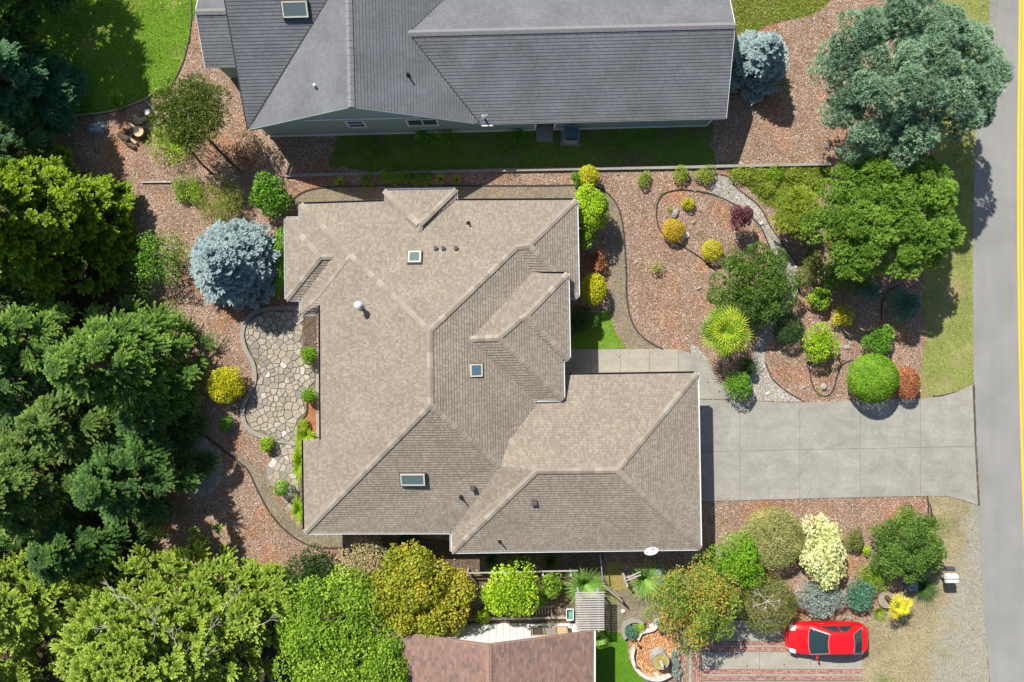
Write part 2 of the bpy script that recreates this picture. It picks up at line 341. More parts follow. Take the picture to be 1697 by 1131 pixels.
# ------------------------------------------------------------------ polygons on the ground
def smooth(pts, closed=True, n=6):
    out = []; m = len(pts)
    rngi = range(m) if closed else range(m - 1)
    for i in rngi:
        if closed: p0, p1, p2, p3 = (Vector(pts[(i + k - 1) % m]) for k in range(4))
        else: p0, p1, p2, p3 = (Vector(pts[min(max(i + k - 1, 0), m - 1)]) for k in range(4))
        for k in range(n):
            t = k / n
            out.append(tuple(.5 * ((2 * p1) + (p2 - p0) * t + (2 * p0 - 5 * p1 + 4 * p2 - p3) * t * t + (3 * p1 - p0 - 3 * p2 + p3) * t ** 3)))
    if not closed: out.append(tuple(pts[-1]))
    return out
def fix(o): return o
def sheet(name, px, z, mat, sm=False, parent=None, kind='structure', jag=0.0, **k):
    if sm: px = smooth(px)
    pts = [P(x, y) for x, y in px]
    if jag:
        q = []
        for i, a in enumerate(pts):
            b = pts[(i + 1) % len(pts)]; n = max(1, int((b - a).length / .25))
            for j in range(n):
                p = a.lerp(b, j / n); q.append(Vector((p.x + random.uniform(-jag, jag), p.y + random.uniform(-jag, jag), 0)))
        pts = q
    tri = tessellate_polygon([pts]); mb = MB(); fs = []
    for t in tri:
        a, b, c = (pts[i] for i in t)
        fs.append(t if (b - a).cross(c - a).z > 0 else t[::-1])
    mb.add([(p.x, p.y, z) for p in pts], fs)
    return mb.build(name, mat, parent, kind=kind, **k)
def ribbon(px, w, h, mb=None, closed=False, z0=0.0, sm=True, n=6):
    """raised strip following a line"""
    mb = mb or MB(); pts = smooth(px, closed, n) if sm else px
    W = [P(x, y) for x, y in pts]; m = len(W); L = []
    for i, p in enumerate(W):
        a = W[(i - 1) % m] if closed else W[max(i - 1, 0)]; b = W[(i + 1) % m] if closed else W[min(i + 1, m - 1)]
        d = (b - a).normalized(); nn = Vector((-d.y, d.x, 0)) * w / 2
        L.append((p + nn, p - nn))
    base = len(mb.v)
    for a, b in L: mb.v += [(a.x, a.y, z0), (a.x, a.y, z0 + h), (b.x, b.y, z0 + h), (b.x, b.y, z0)]
    for i in range(m if closed else m - 1):
        p, q = base + i * 4, base + ((i + 1) % m) * 4
        for k in range(3): mb.f.append((p + k, p + k + 1, q + k + 1, q + k)[::-1])
    if not closed:
        mb.f.append((base, base + 1, base + 2, base + 3)); mb.f.append(tuple(base + (m - 1) * 4 + k for k in (3, 2, 1, 0)))
    return mb
def inside(X, Y, px):
    r = np.zeros(X.shape, bool); n = len(px)
    for i in range(n):
        x1, y1 = px[i][:2]; x2, y2 = px[(i + 1) % n][:2]
        c = ((y1 > Y) != (y2 > Y)) & (X < (x2 - x1) * (Y - y1) / ((y2 - y1) or 1e-9) + x1); r ^= c
    return r

ground = MB().add([(-400, -400, 0), (400, -400, 0), (400, 400, 0), (-400, 400, 0)], [(0, 1, 2, 3)]).build('ground', M['dirt'], kind='structure')
POLY = {}
POLY['mulch'] = [(440, 226), (1180, 200), (1200, 60), (1210, -60), (1640, -60), (1612, 300), (1560, 480), (1545, 640), (1540, 830), (1545, 900), (1480, 1000), (1430, 1040), (1430, 1150), (150, 1150), (250, 900), (240, 700), (230, 420), (180, 300), (60, 260), (90, 195), (180, 187), (240, 165), (290, 120), (316, 70), (320, -60), (400, -60)]
POLY['mulch'] = [p for p in POLY['mulch'] if p not in ((150, 1150), (250, 900), (240, 700))]
POLY['mulch'][13:13] = [(640, 1150), (600, 1020), (500, 1030), (380, 1000), (240, 960), (225, 860), (230, 760), (240, 600)]
sheet('mulch_bed', POLY['mulch'], .006, M['mulch'])
POLY['lawn_tl'] = smooth([(-60, -60), (318, -60), (318, 40), (305, 100), (283, 145), (250, 163), (180, 187), (90, 197), (-60, 200)])
sheet('back_lawn', POLY['lawn_tl'], .016, M['lawn'], jag=.02)
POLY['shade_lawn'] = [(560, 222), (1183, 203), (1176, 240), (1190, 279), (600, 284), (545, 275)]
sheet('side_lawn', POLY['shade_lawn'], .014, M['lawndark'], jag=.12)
POLY['weeds'] = smooth([(1205, -40), (1385, -40), (1360, 15), (1300, 35), (1262, 45), (1238, 70), (1215, 40)])
sheet('weedy_patch', POLY['weeds'], .012, M['greenverge'], jag=.1)
POLY['vergetop'] = [(1560, -60), (1660, -60), (1650, 60), (1625, 200), (1614, 300), (1613, 640), (1585, 650), (1530, 660), (1520, 648), (1535, 560), (1528, 480), (1545, 300)]
sheet('road_verge', POLY['vergetop'], .018, M['greenverge'], jag=.04)
POLY['vergebot'] = [(1537, 822), (1570, 823), (1621, 838), (1640, 1150), (1428, 1150), (1430, 1040), (1470, 1000), (1520, 960), (1555, 920), (1546, 850)]
sheet('lower_verge', POLY['vergebot'], .014, M['verge'], jag=.04)
ROADL = [(1640, -400), (1640, 0), (1626, 100), (1616, 230), (1612, 380), (1612, 560), (1616, 740), (1623, 900), (1631, 1020), (1640, 1131), (1670, 1500)]
ROADR = [(1850, 1500), (1800, 1131), (1782, 900), (1775, 700), (1770, 560), (1768, 380), (1770, 200), (1778, 0), (1790, -400)]
sheet('road', smooth(ROADL, False) + smooth(ROADR, False), .03, M['asphalt'])
rl = empty('road_line', kind='structure')
YL = [(1693, -400), (1690, 0), (1687.5, 200), (1687, 380), (1689, 560), (1693, 740), (1698.5, 900), (1708, 1131), (1735, 1500)]
for off in (0, 5.6):
    mb = MB(); pts = smooth([(x + off, y) for x, y in YL], False, 10); a = [P(x - 2.1, y) for x, y in pts]; b = [P(x + 2.1, y) for x, y in pts]
    n = len(a); mb.add([(p.x, p.y, .036) for p in a] + [(p.x, p.y, .036) for p in b], [(i + 1, i, n + i, n + i + 1)[::-1] for i in range(n - 1)])
    mb.build('yellow_line', M['yellow'], rl)
# driveway as slabs
def clip_half(poly, a, b, c):  # keep a*x+b*y<=c
    out = []; n = len(poly)
    for i in range(n):
        p, q = poly[i], poly[(i + 1) % n]; fp, fq = a * p[0] + b * p[1] - c, a * q[0] + b * q[1] - c
        if fp <= 0: out.append(p)
        if fp * fq < 0:
            t = fp / (fp - fq); out.append((p[0] + (q[0] - p[0]) * t, p[1] + (q[1] - p[1]) * t))
    return out
def slab(name, px, z0, z1, mat, parent, gap=.012, **k):
    pts = [P(x, y) for x, y in px]
    if len(pts) < 3: return None
    c = sum(pts, Vector()) / len(pts); ins = []
    for p in pts:
        d = p - c; L = d.length; ins.append(p - d * (gap * 1.3 / max(L, .05)))
    q = [ins[0]]
    for p in ins[1:]:
        if (p - q[-1]).length > .01: q.append(p)
    if (q[0] - q[-1]).length < .01: q.pop()
    if len(q) < 3: return None
    mb = MB(); n = len(q); area = sum(q[i].x * q[(i + 1) % n].y - q[(i + 1) % n].x * q[i].y for i in range(n))
    if abs(area) < .02: return None
    if area < 0: q = q[::-1]
    mb.add([(p.x, p.y, z0) for p in q] + [(p.x, p.y, z1) for p in q], [(i, (i + 1) % n, n + (i + 1) % n, n + i) for i in range(n)])
    for t in tessellate_polygon([q]):
        a, b, cc = (q[i] for i in t); mb.f.append(tuple(n + i for i in (t if (b - a).cross(cc - a).z > 0 else t[::-1])))
    return mb.build(name, mat, parent, **k)
DRIVE = [(1130, 662), (1230, 664), (1300, 667.5), (1335, 667), (1420, 664), (1530, 660), (1560, 657), (1585, 650), (1611, 637), (1615, 740), (1620, 838), (1598, 830), (1570, 823), (1540, 822), (1320, 827), (1130, 832)]
POLY['drive'] = DRIVE
dw = empty('driveway', kind='structure')
sheet('joint_bed', DRIVE, .034, M['grout'], parent=dw, kind=None)
xs = [1120, 1226, 1325, 1425, 1525, 1630]
for i in range(5):
    for r in range(2):
        pl = clip_half(clip_half(DRIVE, -1, 0, -xs[i]), 1, 0, xs[i + 1])
        a, b, c = (-9 / 455, -1, -(749 + 9 / 455 * 1157)) if r else (9 / 455, 1, (749 + 9 / 455 * 1157))
        pl = clip_half(pl, a, b, c); slab('slab', pl, .0, .045, M['concrete'], dw)
WALK = [(930, 579), (1100, 578), (1125, 579), (1150, 587), (1166, 598), (1178, 612), (1195, 638), (1215, 653), (1240, 662), (1130, 661.5), (1130, 640), (930, 640)]
POLY['walk'] = WALK
wk = empty('front_walk', kind='structure')
sheet('joint_bed', WALK, .014, M['grout'], parent=wk, kind=None)
xs = [925, 979, 1028, 1076, 1124, 1260]
for i in range(5):
    pl = clip_half(clip_half(WALK, -1, 0, -xs[i]), 1, 0, xs[i + 1]); slab('slab', pl, .0, .04, M['walkconc'] if i < 4 else M['concrete'], wk)
# aggregate path north and east of the house
POLY['path'] = smooth([(480, 345), (487, 330), (503, 319), (530, 312), (600, 309), (740, 308.5), (900, 308), (975, 308), (1003, 318), (1022, 340), (1032, 375), (1037, 440), (1039, 500), (1050, 540), (1070, 563), (1098, 579)], False) + smooth([(1040, 579), (1024, 552), (1014, 515), (1011, 450), (1008, 390), (1000, 350), (985, 335), (960, 331), (900, 345), (500, 352)], False)
sheet('garden_path', POLY['path'], .026, M['aggregate'])
POLY['path2'] = smooth([(318, 700), (345, 722), (385, 752), (412, 778), (428, 812), (450, 850), (480, 882), (520, 903), (572, 906)], False) + smooth([(580, 876), (512, 878), (488, 866), (466, 838), (449, 806), (440, 790), (415, 765), (375, 735), (335, 690)], False)
sheet('back_path', POLY['path2'], .026, M['aggregate'])
POLY['gravel'] = smooth([(1193, 290), (1207, 294), (1222, 313), (1250, 335), (1264, 352), (1278, 378), (1302, 412), (1320, 440), (1325, 466), (1316, 500), (1296, 540), (1272, 575), (1268, 600), (1280, 628), (1305, 650), (1335, 667)], False) + smooth([(1240, 664), (1220, 655), (1243, 620), (1247, 590), (1262, 550), (1290, 500), (1300, 470), (1290, 440), (1277, 412), (1262, 380), (1243, 358), (1222, 342), (1200, 334), (1182, 322), (1176, 308), (1182, 296)], False)
sheet('gravel_path', POLY['gravel'], .022, M['gravel'])
POLY['grass_s'] = [(944, 555), (985, 520), (1010, 512), (1013, 530), (1022, 555), (1038, 578), (944, 579)]
sheet('small_lawn', POLY['grass_s'], .024, M['lawn'], jag=.02)
sheet('gravel_patch', smooth([(1143, 572), (1155, 575), (1172, 592), (1185, 612), (1178, 616), (1162, 598), (1148, 588)]), .024, M['gravel'], jag=.05)
POLY['cover'] = smooth([(1208, 282), (1280, 278), (1372, 277), (1372, 300), (1350, 335), (1300, 345), (1268, 338), (1240, 312), (1222, 300)])
sheet('ground_cover', POLY['cover'], .012, M['greenverge'], jag=.15)
sheet('road_joint', [(1611, 637), (1614.5, 637), (1618, 740), (1623.5, 838), (1620, 838), (1615, 740)], .05, M['soil'], jag=.015)
# edging strips, one object per edging
ed = MB(); ribbon([(480, 345), (487, 330), (503, 319), (530, 312), (600, 309), (740, 308.5), (900, 308), (975, 308), (1003, 318), (1022, 340), (1032, 375), (1037, 440), (1039, 500), (1050, 540), (1070, 563), (1098, 579)], .07, .07, ed)
ed.build('path_edging', M['edging'], label='thin black edging curving along the outer side of the side path', category='edging')
ed = MB(); ribbon([(1277, 415), (1262, 380), (1243, 358), (1222, 342), (1190, 326), (1165, 319), (1130, 315), (1103, 320), (1090, 335), (1088, 362), (1096, 385), (1112, 399), (1135, 411), (1160, 427), (1176, 441), (1188, 452)], .06, .06, ed)
ed.build('bed_edging', M['edging'], label='thin dark edging around the kidney shaped bed with golden shrubs', category='edging')
ed = MB(); ribbon([(1193, 290), (1207, 294), (1222, 313), (1250, 335), (1264, 352), (1278, 378), (1302, 412), (1320, 440), (1326, 466), (1318, 500)], .06, .06, ed)
ed.build('bed_edging', M['edging'], label='thin dark edging on the street side of the pale gravel path', category='edging')
ed = MB(); ribbon([(1268, 600), (1280, 628), (1305, 650), (1333, 666)], .06, .06, ed)
ed.build('bed_edging', M['edging'], label='short dark edging between gravel path and orange mulch by the driveway', category='edging')
ed = MB(); ribbon([(1340, 600), (1343, 625), (1348, 643), (1358, 655), (1371, 656), (1381, 645), (1388, 620), (1396, 604), (1415, 596)], .055, .05, ed)
ed.build('bed_edging', M['edging'], label='U shaped dark edging round a grey stone beside the driveway', category='edging')
ed = MB(); ribbon([(1460, 530), (1462, 500), (1472, 482), (1490, 473)], .055, .05, ed)
ed.build('bed_edging', M['edging'], label='curved edging beside the blue green shrub near the verge', category='edging')
ed = MB(); ribbon([(1536, 822), (1538, 835), (1538, 852), (1540, 862)], .06, .06, ed)
ed.build('bed_edging', M['edging'], label='short edging between lower mulch and the dry verge', category='edging')
ed = MB(); ribbon([(335, 718), (385, 757), (412, 781), (428, 815), (450, 853), (480, 885), (520, 906), (572, 908)], .07, .06, ed)
ed.build('path_edging', M['edging'], label='thin edging on the outer side of the back garden path', category='edging')
ed = MB(); ribbon([(474, 292), (600, 289), (840, 283), (1100, 279), (1225, 276), (1375, 273)], .16, .16, ed)
ed.build('boundary_curb', M['curbstone'], label='long low grey curb between the two lots', category='curb')
ed = MB(); ribbon([(236, 303), (285, 302.5)], .07, .12, ed, sm=False)
ed.build('timber_edging', M['paleslat'], label='pale straight timber edging in the mulch by the yellow green tree', category='edging')
ed = MB(); ribbon([(100, 195), (180, 186), (235, 168), (252, 157)], .07, .12, ed); ribbon([(240, 165), (262, 190)], .06, .1, ed, sm=False)
ed.build('timber_edging', M['wood'], label='weathered timber edging where the lawn meets the log pile', category='edging')
ed = MB(); ribbon([(317, -20), (317, 40), (305, 100), (283, 145)], .05, .05, ed)
ed.build('lawn_edging', M['edging'], label='dark edging along the right side of the back lawn', category='edging')

# ------------------------------------------------------------------ flagstone patio
def voronoi_stones(px, parent, d, z0=.02, z1=.055, seed=3, mat=None, ax=1.0, zfun=None):
    r = random.Random(seed)
    X0, X1 = min(p[0] for p in px) - d, max(p[0] for p in px) + d; Y0, Y1 = min(p[1] for p in px) - d, max(p[1] for p in px) + d
    seeds = []; j = 0; y = Y0
    while y < Y1:
        x = X0 + (d * .5 if j % 2 else 0)
        while x < X1:
            seeds.append((x + r.uniform(-.42, .42) * d, y + r.uniform(-.42, .42) * d)); x += d
        y += d * .9; j += 1
    seeds = [q for q in seeds if r.random() > .26]; A = np.array(seeds); ins = inside(A[:, 0], A[:, 1], px); cnt = 0
    PX = np.array(px, float)
    def snap(p):
        a = PX; b = np.roll(PX, -1, 0); ab = b - a; t = np.clip(((p - a) * ab).sum(1) / (ab ** 2).sum(1), 0, 1); q = a + ab * t[:, None]
        k = ((q - p) ** 2).sum(1).argmin(); return q[k]
    for i, sxy in enumerate(seeds):
        if not ins[i]: continue
        cell = [(sxy[0] + a * d * 1.5, sxy[1] + b * d * 1.5) for a, b in ((-1, -1), (1, -1), (1, 1), (-1, 1))]
        dd = ((A - sxy) ** 2).sum(1); near = dd.argsort()[1:18]
        for k in near:
            q = A[k]; a, b = q[0] - sxy[0], q[1] - sxy[1]; c = (q[0] ** 2 + q[1] ** 2 - sxy[0] ** 2 - sxy[1] ** 2) / 2
            cell = clip_half(cell, a, b, c)
            if len(cell) < 3: break
        if len(cell) < 3: continue
        C = np.array(cell); inn = inside(C[:, 0], C[:, 1], px)
        cell = [tuple(C[n_]) if inn[n_] else tuple(snap(C[n_])) for n_ in range(len(cell))]
        if slab('stone', cell, z0, z1 + r.uniform(-.008, .008), mat or M['stone'], parent, gap=r.uniform(.012, .03)): cnt += 1
    return cnt
pat = empty('flagstone_patio', kind='structure')
PAT1 = smooth([(415, 530), (432, 519), (465, 515), (501, 516), (503, 560), (504, 600), (522, 612), (521, 640), (514, 648), (500, 655), (507, 675), (506, 690), (494, 703), (493, 727), (488, 737), (452, 733), (449, 722), (428, 716), (412, 702), (407, 685), (410, 668), (420, 650), (427, 628), (424, 602), (411, 575), (406, 552)], n=3)
PAT2 = smooth([(452, 735), (488, 739), (484, 770), (496, 785), (495, 820), (492, 845), (484, 850), (470, 832), (459, 815), (445, 797), (438, 785), (448, 765), (456, 750)], n=3)
POLY['pat1'] = PAT1; POLY['pat2'] = PAT2
sheet('joint_bed', PAT1, .012, M['grout'], parent=pat, kind=None); sheet('joint_bed', PAT2, .010, M['grout'], parent=pat, kind=None)
n1 = voronoi_stones(PAT1, pat, 8.9, seed=5); n2 = voronoi_stones(PAT2, pat, 9.8, .016, .035, seed=9)
print('stones', n1, n2)
PAT3 = [(318, 712), (345, 728), (372, 748), (386, 765), (372, 790), (352, 820), (310, 830), (290, 760)]
p3 = empty('lower_patio', kind='structure'); voronoi_stones(PAT3, p3, 14, .012, .034, seed=4, mat=M['rock'])
ed = MB(); ribbon([(501, 512), (465, 511), (432, 515), (412, 527), (402.5, 552), (407, 577), (420, 603), (423, 628), (416, 650), (406, 668), (403, 685), (408, 704), (425, 719), (446, 726)], .24, .13, ed)
ed.build('patio_border', M['curbstone'], label='curved concrete border round the left side of the flagstone patio', category='border')
ed = MB(); ribbon([(447, 731), (470, 733), (490, 738)], .1, .09, ed)
ed.build('patio_step', M['rock'], label='low stone step across the flagstone patio', category='step')
ed = MB(); ribbon([(509, 660), (508.5, 685), (497, 702), (494, 728)], .06, .08, ed)
ed.build('bed_edging', M['edging'], label='dark edging between flagstone patio and the bed by the house wall', category='edging')
sheet('house_walk', [(523, 590), (540, 590), (540, 735), (524, 735)], .020, M['walkconc'])
sheet('shade_toned_strip', [(502, 508), (524, 512), (524, 600), (504, 600)], .018, M['soil'])  # green strip; the dark soil colour stands in for the shade on it
sheet('red_mulch', [(509, 655), (524, 650), (524, 735), (494, 735), (495, 703), (508, 686)], .022, mat_ground('red_mulch', [(.25, (.2, .07, .03)), (.5, (.36, .14, .055)), (.8, (.5, .24, .12))], (.6, .4, .28), .08))
sheet('side_bed', [(494, 735), (506, 735), (509, 870), (497, 865)], .020, M['soil'])

# lower neighbour's yard
POLY['turf'] = [(984, 1044), (1036, 1050), (1040, 1070), (1042, 1092), (1052, 1112), (1076, 1135), (1076, 1150), (984, 1150)]
sheet('turf', POLY['turf'], .03, M['turf'], jag=.01)
POLY['cob'] = [(1003, 948), (1032, 948), (1036, 965), (1060, 992), (1080, 1000), (1085, 1020), (1050, 1040), (1005, 1046), (1002, 990)]
sheet('paver_bed', POLY['cob'], .02, M['cobble'])
pv = empty('paver_path', kind='structure')
for r_ in range(8):
    for c_ in range(8):
        x = 1006 + c_ * 8.2 + (4 if r_ % 2 else 0) + (r_ * 2.5); y = 966 + r_ * 7
        if inside(np.array([x]), np.array([y]), POLY['cob'])[0] and y < 1018:
            slab('paver', [(x - 3.9, y - 3.3), (x + 3.9, y - 3.3), (x + 3.9, y + 3.3), (x - 3.9, y + 3.3)], .01, .04 + random.uniform(-.004, .004), M['cobble'], pv, gap=.014)
sheet('gate_lawn', [(1005, 930), (1030, 930), (1034, 957), (1040, 975), (1018, 978), (1006, 966)], .048, mat_ground('mossy_grass', [(.25, (.2, .17, .04)), (.5, (.33, .27, .08)), (.8, (.42, .36, .14))], None, .1))
sheet('soil_bed', [(600, 885), (1000, 915), (1003, 1046), (960, 1050), (690, 1052), (600, 1000)], .016, M['soil'])
POLY['chips'] = smooth([(1062, 1052), (1082, 1040), (1100, 1040), (1125, 1060), (1128, 1090), (1112, 1112), (1090, 1120), (1068, 1116), (1050, 1102), (1045, 1085), (1047, 1068)])
sheet('orange_chip_bed', POLY['chips'], .05, M['chipsor'])
ed = MB(); ribbon([(1049, 1070), (1046.5, 1088), (1054, 1106), (1070, 1119), (1090, 1123), (1110, 1115)], .19, .32, ed, n=8)
ed.build('planter_wall', M['palerock'], label='curved pale stone planter wall round the orange chip bed', category='wall')
ed = MB(); ribbon([(1056, 1058), (1062, 1047), (1072, 1044), (1082, 1041), (1088, 1035)], .13, .28, ed)
ed.build('planter_wall', M['palerock'], label='short white stone wall above the orange chip bed', category='wall')
ed = MB(); ribbon([(1036, 1056), (1031, 1045), (1034, 1034), (1045, 1027), (1058, 1027), (1065, 1031)], .2, .3, ed)
ed.build('planter_wall', M['curbstone'], label='horseshoe stone wall around the small blue green plant', category='wall')
DR2 = [(1142, 1150), (1138, 1060), (1150, 1040), (1240, 1025), (1425, 1030), (1430, 1150)]
d2 = empty('neighbour_driveway', kind='structure')
sheet('joint_bed', DR2, .02, M['grout'], parent=d2, kind=None)
def rect(x0, y0, x1, y1): return [(x0, y0), (x1, y0), (x1, y1), (x0, y1)]
for x0, x1 in ((1163, 1258), (1258, 1343), (1343, 1429)):
    for y0, y1 in ((1028, 1062), (1080, 1109), (1129, 1150)): slab('slab', rect(x0, y0, x1, y1), .0, .05, M['drivetwo'], d2)
slab('slab', rect(1141, 1050, 1146, 1150), .0, .05, M['drivetwo'], d2)
bm_ = MB()
def bricks(x0, y0, x1, y1, horiz):
    L = 3.2
    if horiz:
        x = x0
        while x < x1 - 1:
            for a, b in ((y0, y0 + 6.2), (y1 - 6.2, y1)):
                for q in (0, 1):
                    ya = a + (b - a) * q / 2; yb = a + (b - a) * (q + 1) / 2
                    A, B = P(x + .15, ya + .2), P(x + L - .2, yb - .15); bm_.box(((A.x + B.x) / 2, (A.y + B.y) / 2, .024 + random.uniform(0, .003)), (abs(B.x - A.x), abs(B.y - A.y), .05))
            x += L
        A, B = P(x0, y0 + 6.6), P(x1, y1 - 6.6)
    else:
        y = y0
        while y < y1 - 1:
            for a, b in ((x0, x0 + 6.2), (x1 - 6.2, x1)):
                for q in (0, 1):
                    xa = a + (b - a) * q / 2; xb = a + (b - a) * (q + 1) / 2
                    A, B = P(xa + .2, y + .15), P(xb - .15, y + L - .2); bm_.box(((A.x + B.x) / 2, (A.y + B.y) / 2, .024 + random.uniform(0, .003)), (abs(B.x - A.x), abs(B.y - A.y), .05))
            y += L
        A, B = P(x0 + 6.6, y0), P(x1 - 6.6, y1)
    MB().box(((A.x + B.x) / 2, (A.y + B.y) / 2, .022), (abs(B.x - A.x), abs(B.y - A.y), .045)).build('concrete_strip', M['drivetwo'], d2)
bricks(1163, 1063, 1429, 1079, True); bricks(1163, 1110, 1429, 1127, True); bricks(1147, 1052, 1162, 1150, False)
bm_.build('brick', M['brick'], d2, kind='stuff')

# ------------------------------------------------------------------ roofs
def roof_face(name, pts, axis_u, org, mat, parent, course, th=.014):
    """pts: 3D corners; axis_u: unit plan vector along the eave; v = plan distance uphill. Courses are real overlapping steps."""
    u = Vector((axis_u[0], axis_u[1], 0)); v = Vector((-u.y, u.x, 0)); o = Vector((org[0], org[1], 0))
    flat = [Vector((p.x, p.y, 0)) for p in pts]; mb = MB(); uvs = []
    for t in tessellate_polygon([flat]):
        tri = [pts[i] for i in t]
        if (tri[1] - tri[0]).cross(tri[2] - tri[0]).z < 0: tri = tri[::-1]
        nrm = (tri[1] - tri[0]).cross(tri[2] - tri[0])
        if nrm.length < 1e-5: continue
        nrm.normalize()
        w = [((p - o).dot(u), (p - o).dot(v), p.z) for p in tri]
        v0 = min(a[1] for a in w); v1 = max(a[1] for a in w)
        k = math.floor(v0 / course)
        while k * course < v1:
            lo, hi = k * course, (k + 1) * course
            poly = w
            for s, lim in ((1, hi), (-1, -lo)):
                out = []
                for i in range(len(poly)):
                    p, q = poly[i], poly[(i + 1) % len(poly)]; fp, fq = s * p[1] - lim, s * q[1] - lim
                    if fp <= 1e-9: out.append(p)
                    if (fp < -1e-9 and fq > 1e-9) or (fp > 1e-9 and fq < -1e-9):
                        tt = fp / (fp - fq); out.append(tuple(p[j] + (q[j] - p[j]) * tt for j in range(3)))
                poly = out
                if len(poly) < 3: break
            k += 1
            if len(poly) < 3: continue
            def world(a, off): return o + u * a[0] + v * a[1] + Vector((0, 0, a[2])) + nrm * off
            base = len(mb.v); n = len(poly)
            for a in poly:
                f = 1 - (a[1] - lo) / course; q = world(a, th * f + .004); q.z = q.z - 0; mb.v.append(tuple(q)); uvs.append((a[0], a[1] * .998 + .0005 * 0 + 0))
            uvs[base:] = [(a[0], min(max(a[1], lo + .002), hi - .002)) for a in poly]
            mb.f.append(tuple(range(base, base + n)))
            for i in range(n):
                p, q = poly[i], poly[(i + 1) % n]
                if abs(p[1] - lo) < 1e-6 and abs(q[1] - lo) < 1e-6 and abs(p[0] - q[0]) > 1e-4:
                    b2 = len(mb.v)
                    mb.v += [tuple(world(p, th + .004)), tuple(world(q, th + .004)), tuple(world(q, -.004)), tuple(world(p, -.004))]
                    uvs += [(p[0], lo + .002), (q[0], lo + .002), (q[0], lo + .002), (p[0], lo + .002)]
                    mb.f.append((b2, b2 + 3, b2 + 2, b2 + 1))
    me = mb.mesh(name, mat); ul = me.uv_layers.new(name='UVMap')
    vi = np.zeros(len(me.loops), np.int32); me.loops.foreach_get('vertex_index', vi)
    ul.data.foreach_set('uv', np.array(uvs, np.float32)[vi].ravel())
    return link(name, me, parent)

capmesh = {}
def caps(p, q, parent, mats, fall=.3, step=.3, w=.16, name='ridge_cap', shift=.03):
    p, q = Vector(p), Vector(q)
    if p.z > q.z: p, q = q, p
    d = q - p; L = d.length; d.normalize(); n = max(1, round(L / step)); st = L / n
    key = (round(fall, 2), round(w, 2), step)
    side = Vector((0, 0, 1)).cross(d).normalized(); up = d.cross(side)
    for i in range(n):
        mt = mats[0] if random.random() < .6 else mats[1]; kk = key + (mt.name,)
        if kk not in capmesh:
            l = step * 1.12 / 2; mb = MB(); t = .014
            vs = []
            for x, zz in ((-l, t + .014), (l, t)):
                vs += [(x, -w, zz - w * fall), (x, 0, zz), (x, w, zz - w * fall), (x, -w, zz - w * fall - .03), (x, 0, zz - .03), (x, w, zz - w * fall - .03)]
            mb.add(vs, [(0, 6, 7, 1), (1, 7, 8, 2), (0, 1, 4, 3), (1, 2, 5, 4), (6, 9, 10, 7), (7, 10, 11, 8), (0, 3, 9, 6), (2, 8, 11, 5)])
            capmesh[kk] = mb.mesh('ridge_cap', mt)
        o = bpy.data.objects.new(name, capmesh[kk]); COL.objects.link(o); o.parent = parent
        o.matrix_local = Matrix.Translation(p + d * (st * (i + .5)) + Vector((0, 0, shift))) @ Matrix((d, side, up)).transposed().to_4x4()

def ray_plane(px, py, a, b):
    g = P(px, py); bg_ = b[0] * g.x + b[1] * g.y; return (a + bg_) / (1 + bg_ / H)

PITCH = .40; E0 = 2.8; E1 = 3.5
PL = {}
def plane(n, p, q, z, inner, pitch=PITCH):
    a, b = P(*p, z), P(*q, z); u = Vector((b.x - a.x, b.y - a.y)).normalized(); v = Vector((-u.y, u.x)); c = P(*inner, z)
    if (Vector((c.x - a.x, c.y - a.y))).dot(v) < 0: u = -u; v = -v
    PL[n] = dict(u=u, v=v, o=Vector((a.x, a.y)), a=z - pitch * (a.x * v.x + a.y * v.y), b=(pitch * v.x, pitch * v.y))
C0 = (740, 600)
plane('N', (499, 339), (955, 332.5), E0, C0); plane('W', (503, 729), (505, 882), E0, C0)
plane('E2', (932, 596), (933, 662), E0, C0); plane('Ewing', (954.5, 332), (957.5, 493), E0, C0)
plane('S1', (877, 493.5), (957.5, 493), E0, (900, 400)); plane('ER', (940, 454), (942.5, 595.5), E1, C0)
plane('EN', (882, 455), (940, 454), E1, C0); plane('ES1', (900, 596), (942, 595.5), E1, (880, 500))
plane('E2b', (932, 596), (933, 662), E1, C0); plane('ES2', (884, 663), (933, 662), E1, (860, 500))
plane('GN', (933, 622.3), (1155, 619), E0, (1000, 780)); plane('GE', (1155, 619), (1160, 909), E0, (1000, 780))
plane('GS', (749, 914.5), (1160, 909), E0, (1000, 780)); plane('GW', (748, 882), (749, 914.5), E0, (1000, 780))
plane('S3', (505, 882.5), (748.5, 882), E0, C0); plane('BW', (474, 363), (475, 496), E0, C0)
plane('BN', (474, 363), (498, 363), E0, (520, 430)); plane('BS', (475, 496), (499, 496), E0, (520, 430))
plane('TS', (499.6, 520), (523, 520), E0, (560, 430)); plane('DN', (637, 317), (755, 315), E0, (696, 371))
plane('DW', (637, 317), (637, 335), E0, (696, 371)); plane('DE', (755, 315), (755, 333), E0, (696, 371))
